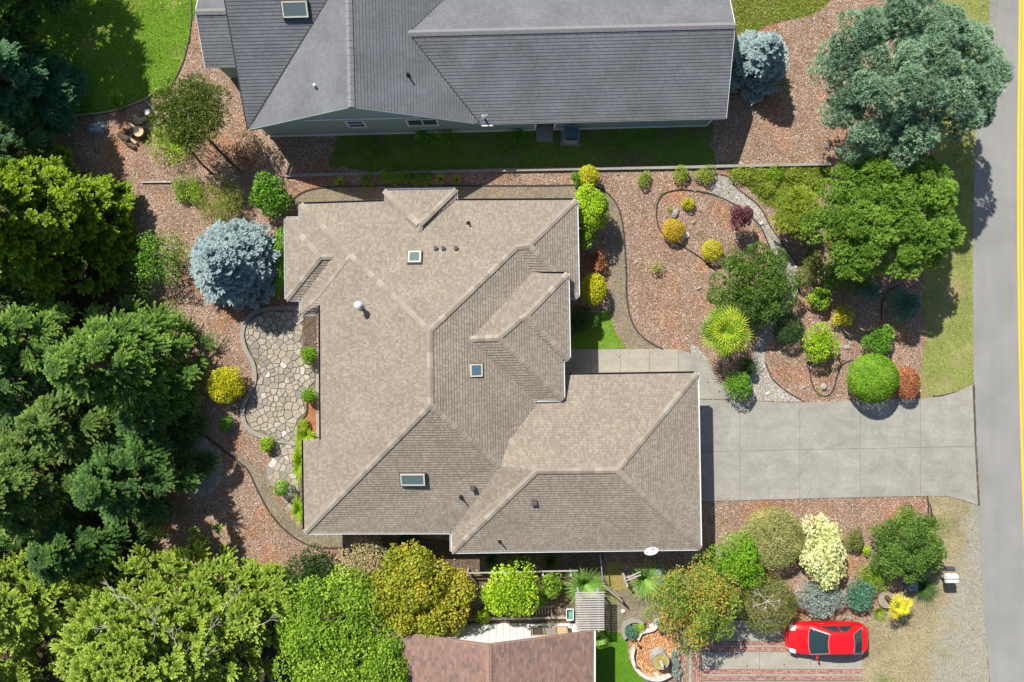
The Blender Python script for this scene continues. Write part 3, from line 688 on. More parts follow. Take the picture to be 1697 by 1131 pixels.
FACES = [
 ('N', [(499, 339), (637, 334.5), (695, 385), (755, 333), (954.5, 332), (877, 407), (856, 410), (712, 548), (582, 424)]),
 ('DN', [(637, 317), (755, 315), (697, 371), (693, 371)]), ('DW', [(637, 317), (693, 371), (695, 385), (637, 334.5)]),
 ('DE', [(755, 315), (755, 333), (695, 385), (697, 371)]),
 ('W', [(499, 339), (582, 424), (712, 548), (713, 672), (505, 882.5), (503, 729.5), (532, 729), (531, 505), (531, 490), (499.6, 520), (499, 496), (552, 426), (498, 363)]),
 ('BW', [(474, 363), (475, 496), (531, 426)]), ('BN', [(474, 363), (531, 426), (552, 426), (498, 363)]),
 ('BS', [(475, 496), (499, 496), (552, 426), (531, 426)]), ('TS', [(499.6, 520), (523, 520), (531, 505), (531, 490)]),
 ('S3', [(505, 882.5), (713, 672), (829, 773), (748.5, 882)]),
 ('GW', [(749, 914.5), (889, 781), (845, 729), (829, 773), (748.5, 882)]),
 ('E2', [(712, 548), (856, 410), (882, 453), (779, 562), (884, 663), (893, 666), (845, 729), (829, 773), (713, 672)]),
 ('S1', [(856, 410), (877, 407), (957.5, 493), (930, 493), (905, 470), (882, 453)]), ('Ewing', [(954.5, 332), (957.5, 493), (877, 407)]),
 ('EN', [(940, 454), (872, 524), (862, 529), (826, 560), (779, 562), (882, 453)]), ('ER', [(940, 454), (942.5, 595.5), (872, 524)]),
 ('ES1', [(872, 524), (942.5, 595.5), (932, 596), (862, 529)]), ('E2b', [(862, 529), (932, 596), (933, 662), (826, 560)]),
 ('ES2', [(826, 560), (933, 662), (884, 663), (779, 562)]),
 ('GN', [(915, 622.5), (1155, 619), (1023, 780), (889, 781), (845, 729), (893, 666), (915, 655)]),
 ('GE', [(1155, 619), (1160, 909), (1023, 780)]), ('GS', [(749, 914.5), (1160, 909), (1023, 780), (889, 781)]),
]
VZ = {}
for pl, pts in FACES:
    for q in pts: VZ.setdefault(q, []).append(ray_plane(*q, PL[pl]['a'], PL[pl]['b']))
USE = {}
for pl, pts in FACES:
    for q in pts: USE.setdefault(q, []).append(pl)
ORD = ['N', 'W', 'EN', 'E2', 'GN', 'GS', 'S3', 'BW', 'BN', 'DN']
V3 = {}
for q, pls in USE.items():
    pr = [p_ for p_ in ORD if p_ in pls]; pr = pr[:1] if pr else pls
    zz = [ray_plane(*q, PL[p_]['a'], PL[p_]['b']) for p_ in pr]; V3[q] = P(*q, sum(zz) / len(zz))
th = empty('tan_house', (0, 0, 0), label='large single storey house with many tan hip roofs in the centre', cat='house')
for pl, pts in FACES:
    d = PL[pl]; roof_face('roof_plane', [V3[q].copy() for q in pts], d['u'], d['o'], M['tan'], th, .134, .024)
CAPL = [((499, 339), (582, 424)), ((582, 424), (712, 548)), ((954.5, 332), (877, 407)), ((877, 407), (856, 410)), ((856, 410), (712, 548)), ((712, 548), (713, 672)), ((713, 672), (505, 882.5)),
 ((713, 672), (829, 773)), ((877, 407), (957.5, 493)), ((940, 454), (872, 524)), ((872, 524), (862, 529)), ((862, 529), (826, 560)), ((826, 560), (779, 562)), ((872, 524), (942.5, 595.5)), ((826, 560), (933, 662)),
 ((1155, 619), (1023, 780)), ((1160, 909), (1023, 780)), ((1023, 780), (889, 781)), ((889, 781), (749, 914.5)), ((889, 781), (845, 729)), ((474, 363), (531, 426)), ((475, 496), (531, 426)), ((531, 426), (552, 426)),
 ((637, 317), (693, 371)), ((755, 315), (697, 371)), ((697, 371), (695, 385)), ((531, 490), (499.6, 520)), ((582, 424), (531, 490))]
for a, b in CAPL:
    va, vb = V3[a], V3[b]; hor = abs(va.z - vb.z) < .25
    caps(va, vb, th, (M['tancap'], M['tancap2']), .36 if hor else .24, .36, .15)
# eaves: fascia, gutters, soffit
OUT = [((499, 339), E0), ((637, 334.5), E0), ((637, 317), E0), ((755, 315), E0), ((755, 333), E0), ((954.5, 332), E0), ((957.5, 493), E0), ((941, 493), E0)]
def gutter(a, za, b, zb, mat, parent, w=.11):
    A, B = P(*a, za - .03), P(*b, zb - .03); d = (B - A).normalized(); n = Vector((d.y, -d.x, 0))
    mb = MB(); o = n * (w / 2 + .01)
    # open-topped trough
    for k_, hh, off in ((0, .11, w), (1, .11, .012)):
        mb.bar(A + n * off + Vector((0, 0, -hh / 2)), B + n * off + Vector((0, 0, -hh / 2)), .012, hh)
    mb.bar(A + n * (w / 2) + Vector((0, 0, -.105)), B + n * (w / 2) + Vector((0, 0, -.105)), w, .012)
    mb.build('gutter', mat, parent)
def sides(lst, mat, parent): 
    for (a, b, z) in lst: gutter(a, z, b, z, mat, parent)
# order so that the outside lies to the right of a->b
G = [((637, 334.5), (499, 339), E0, 'gutterdark'), ((755, 315), (637, 317), E0, 'galv'), ((954.5, 332), (755, 333), E0, 'gutterdark'), ((637, 317), (637, 334.5), E0, 'gutterdark'), ((755, 333), (755, 315), E0, 'white'),
 ((957.5, 493), (954.5, 332), E0, 'white'), ((941, 493), (957.5, 493), E0, 'white'), ((942.5, 595.5), (940, 454), E1, 'white'), ((940, 454), (882, 454), E1, 'gutterdark'), ((932, 596), (942.5, 595.5), E1, 'white'), ((933, 662), (932, 596), E1, 'white'),
 ((884, 663), (933, 662), E1, 'white'), ((1155, 619), (944, 622.3), E0, 'gutterdark'), ((1160, 909), (1155, 619), E0, 'white'), ((749, 914.5), (1160, 909), E0, 'white'), ((748.5, 882), (749, 914.5), E0, 'white'), ((505, 882.5), (748.5, 882), E0, 'white'),
 ((503, 729.5), (505, 882.5), E0, 'gutterdark'), ((531, 505), (532.5, 742), V3[(531, 505)].z, 'gutterdark'), ((499.6, 520), (523, 520), E0, 'white'), ((499, 496), (499.6, 520), E0, 'white'), ((475, 496), (499, 496), E0, 'white'), ((474, 363), (475, 496), E0, 'white'), ((498, 363), (474, 363), E0, 'white'), ((499, 339), (498, 363), E0, 'white')]
for a, b, z, m_ in G: gutter(a, z, b, z, M[m_], th)
def walls(outline, z1, inset, mat, parent, soff=True, zs=None):
    pts = [P(x, y, z) for (x, y), z in outline]; n = len(pts)
    xy = [Vector((p.x, p.y, 0)) for p in pts]
    area = sum(xy[i].x * xy[(i + 1) % n].y - xy[(i + 1) % n].x * xy[i].y for i in range(n))
    if area < 0: xy = xy[::-1]
    ins = []
    for i in range(n):
        a, b, c = xy[i - 1], xy[i], xy[(i + 1) % n]
        d1 = (b - a).normalized(); d2 = (c - b).normalized(); n1 = Vector((-d1.y, d1.x, 0)); n2 = Vector((-d2.y, d2.x, 0))
        den = 1 + n1.dot(n2); ins.append(b + (n1 + n2) * (inset / max(den, .3)))
    for i in range(n):
        a, b = ins[i], ins[(i + 1) % n]
        if (b - a).length < .05: continue
        MB().add([(a.x, a.y, 0), (b.x, b.y, 0), (b.x, b.y, z1), (a.x, a.y, z1)], [(0, 1, 2, 3)]).build('wall', mat, parent)
    if soff:
        zz = zs or z1; mb = MB(); fs = []
        for t in tessellate_polygon([xy]):
            a, b, c = (xy[i] for i in t); fs.append(t if (b - a).cross(c - a).z < 0 else t[::-1])
        mb.add([(p.x, p.y, zz) for p in xy], fs).build('soffit', M['soffit'], parent)
OUTL = [(499, 339), (637, 334.5), (637, 317), (755, 315), (755, 333), (954.5, 332), (957.5, 493), (941, 493), (935, 622), (1155, 619), (1160, 909), (749, 914.5), (748.5, 882), (505, 882.5), (503, 729.5), (531, 729), (531, 520), (499.6, 520), (499, 496), (475, 496), (474, 363), (498, 363)]
walls([(q, E0) for q in OUTL], E0 - .12, .5, M['stucco'], th)
walls([(q, E1) for q in [(870, 454), (940, 454), (942.5, 595.5), (932, 596), (933, 662), (870, 663)]], E1 - .12, .5, M['stucco'], th)
# garage doors, front door on the street side
gx = P(1157, 760, E0).x - .5
for y0, y1 in ((640, 735), (755, 880)):
    a, b = P(0, y0, E0).y, P(0, y1, E0).y
    d = MB().box((gx + .03, (a + b) / 2, 1.08), (.06, abs(a - b), 2.15)).build('garage_door', M['white'], th)
    for k in range(4): MB().box((gx + .07, (a + b) / 2, .28 + k * .53), (.02, abs(a - b) - .1, .45)).build('panel', M['white'], d)
# skylights and vents
def on_roof(px, py, pl): z = ray_plane(px, py, PL[pl]['a'], PL[pl]['b']); return P(px, py, z)
def skylight(pos, u, w, h, tilt, glass, frame, parent, curb=M['frame']):
    """curb, pale frame and glass lying on the slope; u = along the eave, v = uphill"""
    u = Vector((u[0], u[1], 0)).normalized(); v = Vector((-u.y, u.x, 0)); vv = (v + Vector((0, 0, tilt))).normalized(); n = u.cross(vv)
    R = Matrix((u, vv, n)).transposed()
    s = MB(); s.box(pos + n * .06, (w + .14, h + .12, .12), M=R); o = s.build('skylight', curb, parent)
    f = MB()
    for sx in (-1, 1): f.box(pos + n * .14 + u * sx * (w / 2 - .02), (.07, h + .03, .07), M=R)
    for sy in (-1, 1): f.box(pos + n * .14 + vv * sy * (h / 2 - .02), (w - .11, .07, .065), M=R)
    f.build('frame', frame, o); MB().box(pos + n * .15, (w - .1, h - .1, .02), M=R).build('glass', glass, o)
skylight(on_roof(687.5, 428, 'N') , PL['N']['u'], .62, .62, PITCH, M['skyglass'], M['cream'], th)
skylight(on_roof(788, 614, 'E2'), PL['E2']['u'], .62, .62, PITCH, M['blueglass'], M['cream'], th)
skylight(on_roof(684.5, 793, 'S3'), PL['S3']['u'], 1.22, .66, PITCH, M['skyglass'], M['cream'], th)
def pipe(px, py, pl, name='vent_pipe', h=.35, r=.045, mat='black'):
    p = on_roof(px, py, pl); mb = MB(); mb.tube([p + Vector((0, 0, -.05)), p + Vector((0, 0, h))], r, 10)
    mb.lathe(p, [(r * 2.6, -.02), (r * 2.4, .05), (r * 1.1, .12)], 10); mb.build(name, M[mat], th)
pipe(776, 370, 'N'); pipe(763.5, 824, 'S3', h=.42); pipe(828, 897, 'GS', h=.42)
def boxvent(px, py, pl, s=.24, mat='frame'):
    p = on_roof(px, py, pl); MB().box(p + Vector((0, 0, .05)), (s, s, .16)).box(p + Vector((0, 0, .15)), (s * 1.2, s * 1.2, .05)).build('roof_vent', M[mat], th)
for x in (722, 734.5, 755.5): boxvent(x, 411.5, 'N', .15)
boxvent(783, 808, 'S3', .2); boxvent(885, 832, 'GS', .25)
p = on_roof(598, 507, 'W'); fl = MB(); fl.tube([p, p + Vector((0, 0, .62))], .1, 14); fl.lathe(p, [(.24, .0), (.2, .08), (.11, .14)], 16)
fl = fl.build('flue', M['galv'], th, smooth=True); MB().lathe(p, [(.17, .62), (.19, .70), (.18, .78), (.1, .83), (.02, .85)], 18).build('flue_cap', M['white'], fl)
# satellite dish
dp = P(1077, 906, 3.0); dish = empty('satellite_dish', dp, label='white satellite dish on the lower eave of the tan garage roof', cat='satellite dish')
mb = MB(); mb.lathe((0, 0, 0), [(.0, .0), (.18, .012), (.34, .05), (.40, .075), (.385, .085), (.2, .03), (0, .012)], 26, 1.0, 1.0)
d_ = mb.build('reflector', M['white'], dish, smooth=True); d_.scale = (.95, .72, 1); d_.location = (.0, -.18, .42); d_.rotation_euler = (math.radians(-66), 0, math.radians(14))
MB().tube([(0, .22, .02), (0, .1, .3), (0, -.14, .40)], .022, 8).build('mast', M['galv'], dish)
MB().tube([(0, -.2, .42), (-.05, .18, .62)], .014, 6).box((-.05, .2, .63), (.08, .12, .08)).build('feed_arm', M['galv'], dish)

# ------------------------------------------------------------------ gray house (north)
gt = math.radians(1.4); gex = Vector((math.cos(gt), math.sin(gt), 0)); gey = Vector((-math.sin(gt), math.cos(gt), 0)); gO = Vector((-228.5 * S, 333.1 * S, 0))
def GP(x, y, z): return gO + gex * (x * S) + gey * (y * S) + Vector((0, 0, z))
gh = empty('gray_house', (0, 0, 0), label='sage green house under a broad gray shingle roof at the top', cat='house')
zr = 5.7; sg = 3.2 / 179; ss = 3.2 / 199; zw = 4.3; sw = 1.8 / 120.4
def zE(x): return zr - sg * abs(x)
xw = 179 - 1.8 / sg
def gface(pts, u, org, **k): return roof_face('roof_plane', [GP(*p) for p in pts], u, GP(*org, 0), M['gray'], gh, .152, .014)
u_ = (gex.x, gex.y); nu = (-gex.x, -gex.y); vu = (gey.x, gey.y); nv = (-gey.x, -gey.y)
gface([(-180, 0, 2.5), (0, 0, zr), (0, 199, zr)], (-gey.x, -gey.y), (-180, 0))                      # west side of the big gable
gface([(0, 0, zr), (179, 0, 2.5), (xw, 120.4, zw), (179, 240.8, 2.5), (179, 420, 2.5), (0, 420, zr), (0, 199, zr)], (gey.x, gey.y), (179, 0))
gface([(-182, 0, 2.5), (0, 199, zr), (-182, 199, zr)], u_, (-182, 0))
gface([(-182, 199, zr), (0, 199, zr), (0, 420, zr - .016 * 221), (-182, 420, zr - .016 * 221)], nu, (-182, 420))
gface([(179, 0, 2.5), (561, 0, 2.5), (561, 120.4, zw), (xw, 120.4, zw)], u_, (179, 0))
gface([(xw, 120.4, zw), (561, 120.4, zw), (561, 240.8, 2.5), (179, 240.8, 2.5)], nu, (179, 240.8))
gface([(-245, 97, 2.5), (-180, 97, 2.5), (-180, 170, 3.55), (-245, 170, 3.55)], u_, (-245, 97))
gface([(-245, 170, 3.55), (-180, 170, 3.55), (-180, 243, 2.5), (-245, 243, 2.5)], nu, (-245, 243))
gm = (M['graycap'], M['graycap'])
caps(GP(0, 0, zr), GP(0, 430, zr), gh, gm, .5, .36, .17); caps(GP(xw, 120.4, zw), GP(561, 120.4, zw), gh, gm, .43, .36, .17); caps(GP(-245, 170, 3.55), GP(-180, 170, 3.55), gh, gm, .4, .36, .17)
caps(GP(-182, 199, zr), GP(0, 199, zr), gh, gm, .46, .36, .17)
def rake(a, b, mat=M['white'], w=.03, h=.17, dz=-.09, nm='barge_board'):
    MB().bar(a + Vector((0, 0, dz)), b + Vector((0, 0, dz)), w, h).build(nm, mat, gh)
so = .6
rake(GP(-181, -.6, 2.5), GP(0, -.6, zr), M['siding']); rake(GP(0, -.6, zr), GP(170, -.6, 2.66), M['siding'])
rake(GP(562, 0, 2.5), GP(562, 120.4, zw)); rake(GP(562, 120.4, zw), GP(562, 240.8, 2.5)); rake(GP(-183.5, 0, 2.5), GP(-183.5, 199, zr), M['frame']); rake(GP(-246, 97, 2.5), GP(-246, 170, 3.55)); rake(GP(-246, 170, 3.55), GP(-246, 243, 2.5))
rake(GP(179, -.8, 2.5), GP(561, -.8, 2.5), M['graycap'], .05, .12, -.07, 'gutter')
# dark valley flashings
for a, b in (((-181, 1, 2.52), (0, 199, zr)), ((xw, 120.4, zw), (178, 1, 2.52)), ((xw, 120.4, zw), (179, 240, 2.5))):
    A, B = GP(*a), GP(*b); MB().bar(A + Vector((0, 0, .012)), B + Vector((0, 0, .012)), .07, .02).build('valley_flashing', M['edging'], gh)
def quad(name, pts, mat, parent, **k):
    return MB().add(pts, [tuple(range(len(pts)))]).build(name, mat, parent, **k)
WY = 10.5
quad('wall', [GP(-172, WY, 0), GP(178, WY, 0), GP(178, WY, zE(178) - .05), GP(0, WY, zr - .05), GP(-172, WY, zE(172) - .05)], M['siding'], gh)
# wing wall with a recessed door between white corner boards
def gxpos(px, py, z): 
    p = P(px, py, z) - gO; return p.dot(gex) / S
dx0, dx1 = gxpos(888, 214, .6), gxpos(918, 213, .6)
quad('wall', [GP(178, WY, 0), GP(dx0, WY, 0), GP(dx0, WY, 2.5), GP(178, WY, 2.5)], M['siding'], gh)
quad('wall', [GP(dx1, WY, 0), GP(550, WY, 0), GP(550, WY, 2.5), GP(dx1, WY, 2.5)], M['siding'], gh)
quad('wall', [GP(dx0, WY + 9, 0), GP(dx1, WY + 9, 0), GP(dx1, WY + 9, 2.5), GP(dx0, WY + 9, 2.5)], M['siding'], gh)
quad('wall', [GP(dx0, WY, 0), GP(dx0, WY + 9, 0), GP(dx0, WY + 9, 2.5), GP(dx0, WY, 2.5)], M['siding'], gh); quad('wall', [GP(dx1, WY + 9, 0), GP(dx1, WY, 0), GP(dx1, WY, 2.5), GP(dx1, WY + 9, 2.5)], M['siding'], gh)
MB().box(GP((dx0 + dx1) / 2, WY + 8, 1.03), ((dx1 - dx0) * S * .8, .05, 2.05), rz=gt).build('door', M['frame'], gh)
quad('wall', [GP(550, WY, 0), GP(550, 230, 0), GP(550, 230, 2.5), GP(550, 120.4, zw - .1), GP(550, WY, 2.5)], M['siding'], gh)
quad('wall', [GP(-172, 400, 0), GP(-172, WY, 0), GP(-172, WY, 2.6), GP(-172, 199, zr - .1), GP(-172, 400, 2.4)], M['siding'], gh)
quad('wall', [GP(-236, 232, 0), GP(-236, 108, 0), GP(-236, 108, 2.5), GP(-236, 170, 3.4), GP(-236, 232, 2.5)], M['siding'], gh)
quad('wall', [GP(-236, 108, 0), GP(-172, 108, 0), GP(-172, 108, 2.55), GP(-236, 108, 2.55)], M['siding'], gh)
for a, b, w in (((-173, WY - 1, .1), (dx0, WY - 1, .1), .18), ((dx1, WY - 1, .1), (551, WY - 1, .1), .18)): MB().bar(GP(*a), GP(*b), .05, w).build('base_trim', M['white'], gh)
for x in (dx0 - 1, dx1 + 1, 550): MB().box(GP(x, WY - 1, 1.3), (.11, .05, 2.2), rz=gt).build('corner_board', M['white'], gh)
MB().bar(GP(-92, WY - 1, 2.8), GP(108, WY - 1, 2.8), .05, .12).build('band_board', M['white'], gh)
for pxc, w, n_ in ((590, .95, 1), (700, 1.65, 2)):
    xc = gxpos(pxc, 204, 2.0); wf = MB(); zc_ = 2.0; hh = 1.05; wy = WY - 1.6
    for sx in (-1, 1): wf.box(GP(xc, wy, zc_) + gex * (sx * w / 2), (.09, .06, hh + .09), rz=gt)
    for sz in (-1, 1): wf.box(GP(xc, wy, zc_ + sz * hh / 2), (w - .09, .06, .09), rz=gt)
    if n_ == 2: wf.box(GP(xc, wy, zc_), (.05, .05, hh - .09), rz=gt)
    else: wf.box(GP(xc, wy, zc_), (w - .09, .05, .05), rz=gt)
    wo = wf.build('window', M['white'], gh)
    for q in range(n_): MB().box(GP(xc, WY - .8, zc_) + gex * ((q - (n_ - 1) / 2) * w / n_), (w / n_ - .06, .02, hh - .06), rz=gt).build('pane', M['glass'], wo)
def gz(px, py, f):  # find point on gray roof
    z = 3.5
    for _ in range(30):
        p = P(px, py, z) - gO; z = z * .5 + .5 * f(p.dot(gex) / S, p.dot(gey) / S)
    return P(px, py, z)
skylight(gz(490, 16, lambda x, y: 2.5 + ss * y), gex, 1.25, .72, ss / S, M['skyglass'], M['cream'], gh)
p = gz(676, 125, lambda x, y: zE(x)); MB().tube([p, p + Vector((0, 0, .4))], .05, 10).lathe(p, [(.13, -.02), (.12, .04), (.05, .1)], 10).build('vent_pipe', M['black'], gh)
p = gz(523, 144, lambda x, y: zE(x)); MB().tube([p, p + Vector((0, 0, .3))], .06, 10).lathe(p, [(.13, -.02), (.12, .04), (.06, .1)], 10).build('vent_pipe', M['galv'], gh)
p = GP(190, -3, 2.45); MB().box(p, (.6, .05, .07), rz=gt).build('gutter_end', M['white'], gh)
ant = empty('roof_antenna', gz(803, 197, lambda x, y: 2.5 + sw * y), label='small pale antenna at the lower edge of the gray roof', cat='antenna')
MB().tube([(0, 0, 0), (0, 0, .55)], .02, 6).build('mast', M['galv'], ant)
MB().bar((-.15, 0, .5), (.2, .05, .5), .03, .03).bar((-.1, -.1, .4), (-.1, .12, .4), .03, .03).box((.0, 0, .12), (.08, .1, .2)).build('bracket', M['galv'], ant)
# AC unit, pad
slab('door_pad', rect(888.5, 207, 916.5, 236), .0, .09, M['curbstone'], None, kind='structure')
ac = empty('air_conditioner', P(945, 228), label='grey air conditioning unit on the shaded lawn beside the gray house', cat='air conditioner')
def rrect(w, h, r, n=5):
    o = []
    for cx, cy, a0 in ((w / 2 - r, h / 2 - r, 0), (-w / 2 + r, h / 2 - r, 90), (-w / 2 + r, -h / 2 + r, 180), (w / 2 - r, -h / 2 + r, 270)):
        for k in range(n + 1): a = math.radians(a0 + 90 * k / n); o.append((cx + r * math.cos(a), cy + r * math.sin(a)))
    return o
MB().prism(rrect(.86, .86, .2), .05, .85).build('body', M['acmetal'], ac); MB().prism(rrect(.76, .66, .06), .851, .88).build('top_grille', M['acgrille'], ac); MB().box((0, -.38, .87), (.6, .06, .06)).build('handle', M['black'], ac)
slab('equipment_pad', rect(929, 210, 961, 243), .0, .04, M['curbstone'], None, kind='structure')

# ------------------------------------------------------------------ brown house (south)
bh = empty('brown_house', (0, 0, 0), label='white walled house with brown shingle gable roof at the bottom edge', cat='house')
bx0, bxr, bx1, by = -195 * S, -34.4 * S, 126.7 * S, -450 * S; bz, bzr = 2.6, 4.3
roof_face('roof_plane', [Vector((bx1, by, bz)), Vector((bxr, by, bzr)), Vector((bxr, by - 9, bzr)), Vector((bx1, by - 9, bz))], (0, 1), (bx1, 0), M['brown'], bh, .14)
roof_face('roof_plane', [Vector((bx0, by, bz)), Vector((bx0, by - 9, bz)), Vector((bxr, by - 9, bzr)), Vector((bxr, by, bzr))], (0, -1), (bx0, 0), M['brown'], bh, .14)
caps((bxr, by - 9, bzr), (bxr, by, bzr), bh, (M['browncap'], M['browncap']), .3, .34, .16)
MB().bar((bx1, by + .02, bz - .07), (bxr, by + .02, bzr - .07), .035, .15).build('barge_board', M['browncap'], bh); MB().bar((bxr, by + .02, bzr - .07), (bx0, by + .02, bz - .07), .035, .15).build('barge_board', M['browncap'], bh)
MB().bar((bx1 + .05, by, bz - .05), (bx1 + .05, by - 9, bz - .05), .1, .09).build('gutter', M['white'], bh)
wy = -467.5 * S
def btop(x): return bzr - .3048 * abs(x - bxr) - .12
x = bx0 + .5; xe = bx1 - .45
winx0, winx1 = -848.5 + 880, -848.5 + 941
wx0, wx1 = (882 - CX) * S * .965, (941 - CX) * S * .965
while x < xe - .01:
    x2 = min(x + .385, xe)
    def panel(a, b, z0, z1a, z1b):
        MB().add([(a + .006, wy, z0), (b - .006, wy, z0), (b - .006, wy, z1b), (a + .006, wy, z1a), (a + .006, wy - .03, z0), (b - .006, wy - .03, z0), (b - .006, wy - .03, z1b), (a + .006, wy - .03, z1a)],
                 [(1, 0, 3, 2), (4, 5, 6, 7), (0, 4, 7, 3), (5, 1, 2, 6), (3, 7, 6, 2)]).build('panel', M['whitewall'], bh)
    if x2 < wx0 + .05 or x > wx1 - .05: panel(x, x2, 0, btop(x), btop(x2))
    else: panel(x, x2, 0, .62, .62); panel(x, x2, 1.75, btop(x), btop(x2))
    x = x2
MB().box(((bx0 + bx1) / 2, wy - .1, 1.15), (bx1 - bx0 - 1.0, .1, 2.3)).build('wall', M['frame'], bh)
for xx in (bx0 + .5, bx1 - .5): quad('wall', [(xx, wy - 9, 0), (xx, wy, 0), (xx, wy, 2.5), (xx, wy - 9, 2.5)], M['whitewall'], bh)
wf = MB(); wc = (wx0 + wx1) / 2; ww = wx1 - wx0
for k in range(4): wf.box((wx0 + ww * k / 3, wy + .03, 1.18), (.08, .08, 1.2))
for z_ in (.6, 1.76): wf.box((wc, wy + .03, z_), (ww, .07, .08))
wo = wf.build('window', plain('tan_window_frame', (.40, .29, .2), .6), bh)
for k in range(3): MB().box((wx0 + ww * (k + .5) / 3, wy - .01, 1.18), (ww / 3 - .08, .02, 1.08)).build('pane', M['woodend'] if k == 2 else (M['rock'] if k == 1 else M['frame']), wo)

# ------------------------------------------------------------------ plants
def nrm(a): return a / np.maximum(np.linalg.norm(a, axis=-1, keepdims=True), 1e-6)
def cards(b, d, nn, L, W, quad_=True):
    """leaf shapes at base b along d with normal nn"""
    side = nrm(np.cross(d, nn)); L = np.asarray(L)[:, None] if np.ndim(L) else L; W = np.asarray(W)[:, None] if np.ndim(W) else W
    if quad_: 
        up = np.cross(side, d) * (W * .25)
        return np.stack([b, b + d * L * .5 + side * W * .5 + up, b + d * L, b + d * L * .5 - side * W * .5 + up], 1)
    return np.stack([b - side * W * .5, b + side * W * .5, b + d * L], 1)
def sph(n): return nrm(rng.normal(size=(n, 3)))
def g_conifer(R, z0, z1, nb=150, nt=12, nl=9, L=.15, W=.07, elev=.15, droop=.3, pw=.8, seed=None, tipup=0.0, tw=1.0):
    u = 1 - np.sqrt(rng.random(nb)); h = z0 + (z1 - z0) * u; Lb = R * (1 - u) ** pw * rng.uniform(.72, 1.08, nb) + .2; az = rng.uniform(0, 2 * np.pi, nb)
    t = np.linspace(.2, 1, nt)[None, :]; out = np.stack([np.cos(az), np.sin(az)], 1)
    el = elev + rng.uniform(-.08, .08, nb)
    r = Lb[:, None] * t; z = h[:, None] + el[:, None] * r - droop * r * t * .6 + tipup * r * t ** 3
    p = np.concatenate([out[:, None, :] * r[..., None], z[..., None]], -1)                      # nb,nt,3
    sgn = np.where(np.arange(nt) % 2 == 0, 1, -1)[None, :]; ang = az[:, None] + sgn * rng.uniform(.35, 1.15, (nb, nt)); ang[:, -1] = az
    tl = np.clip((.2 + .5 * (1 - t)) * Lb[:, None] * .75, .22, 1.05 * tw) * rng.uniform(.7, 1.1, (nb, nt)); tdz = rng.uniform(-.25, .12, (nb, nt))
    td = nrm(np.stack([np.cos(ang), np.sin(ang), tdz], -1))
    s = np.linspace(.05, 1, nl)[None, None, :, None]
    q = p[:, :, None, :] + td[:, :, None, :] * tl[:, :, None, None] * s + rng.normal(size=(nb, nt, nl, 3)) * .02
    up = np.array([0, 0, 1.0]); sd = nrm(np.cross(td, up))[:, :, None, :] * np.where(np.arange(nl) % 2 == 0, 1, -1)[None, None, :, None]
    d = nrm(td[:, :, None, :] + sd * .75 + rng.normal(size=q.shape) * .22)
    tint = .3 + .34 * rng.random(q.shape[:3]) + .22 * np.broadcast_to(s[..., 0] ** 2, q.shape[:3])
    q = q.reshape(-1, 3); d = d.reshape(-1, 3); n = nrm(np.array([0, 0, 1.0]) + rng.normal(size=q.shape) * .45)
    sc_ = rng.uniform(.75, 1.25, len(q))
    return cards(q, d, n, L * sc_, W * sc_), tint.ravel()
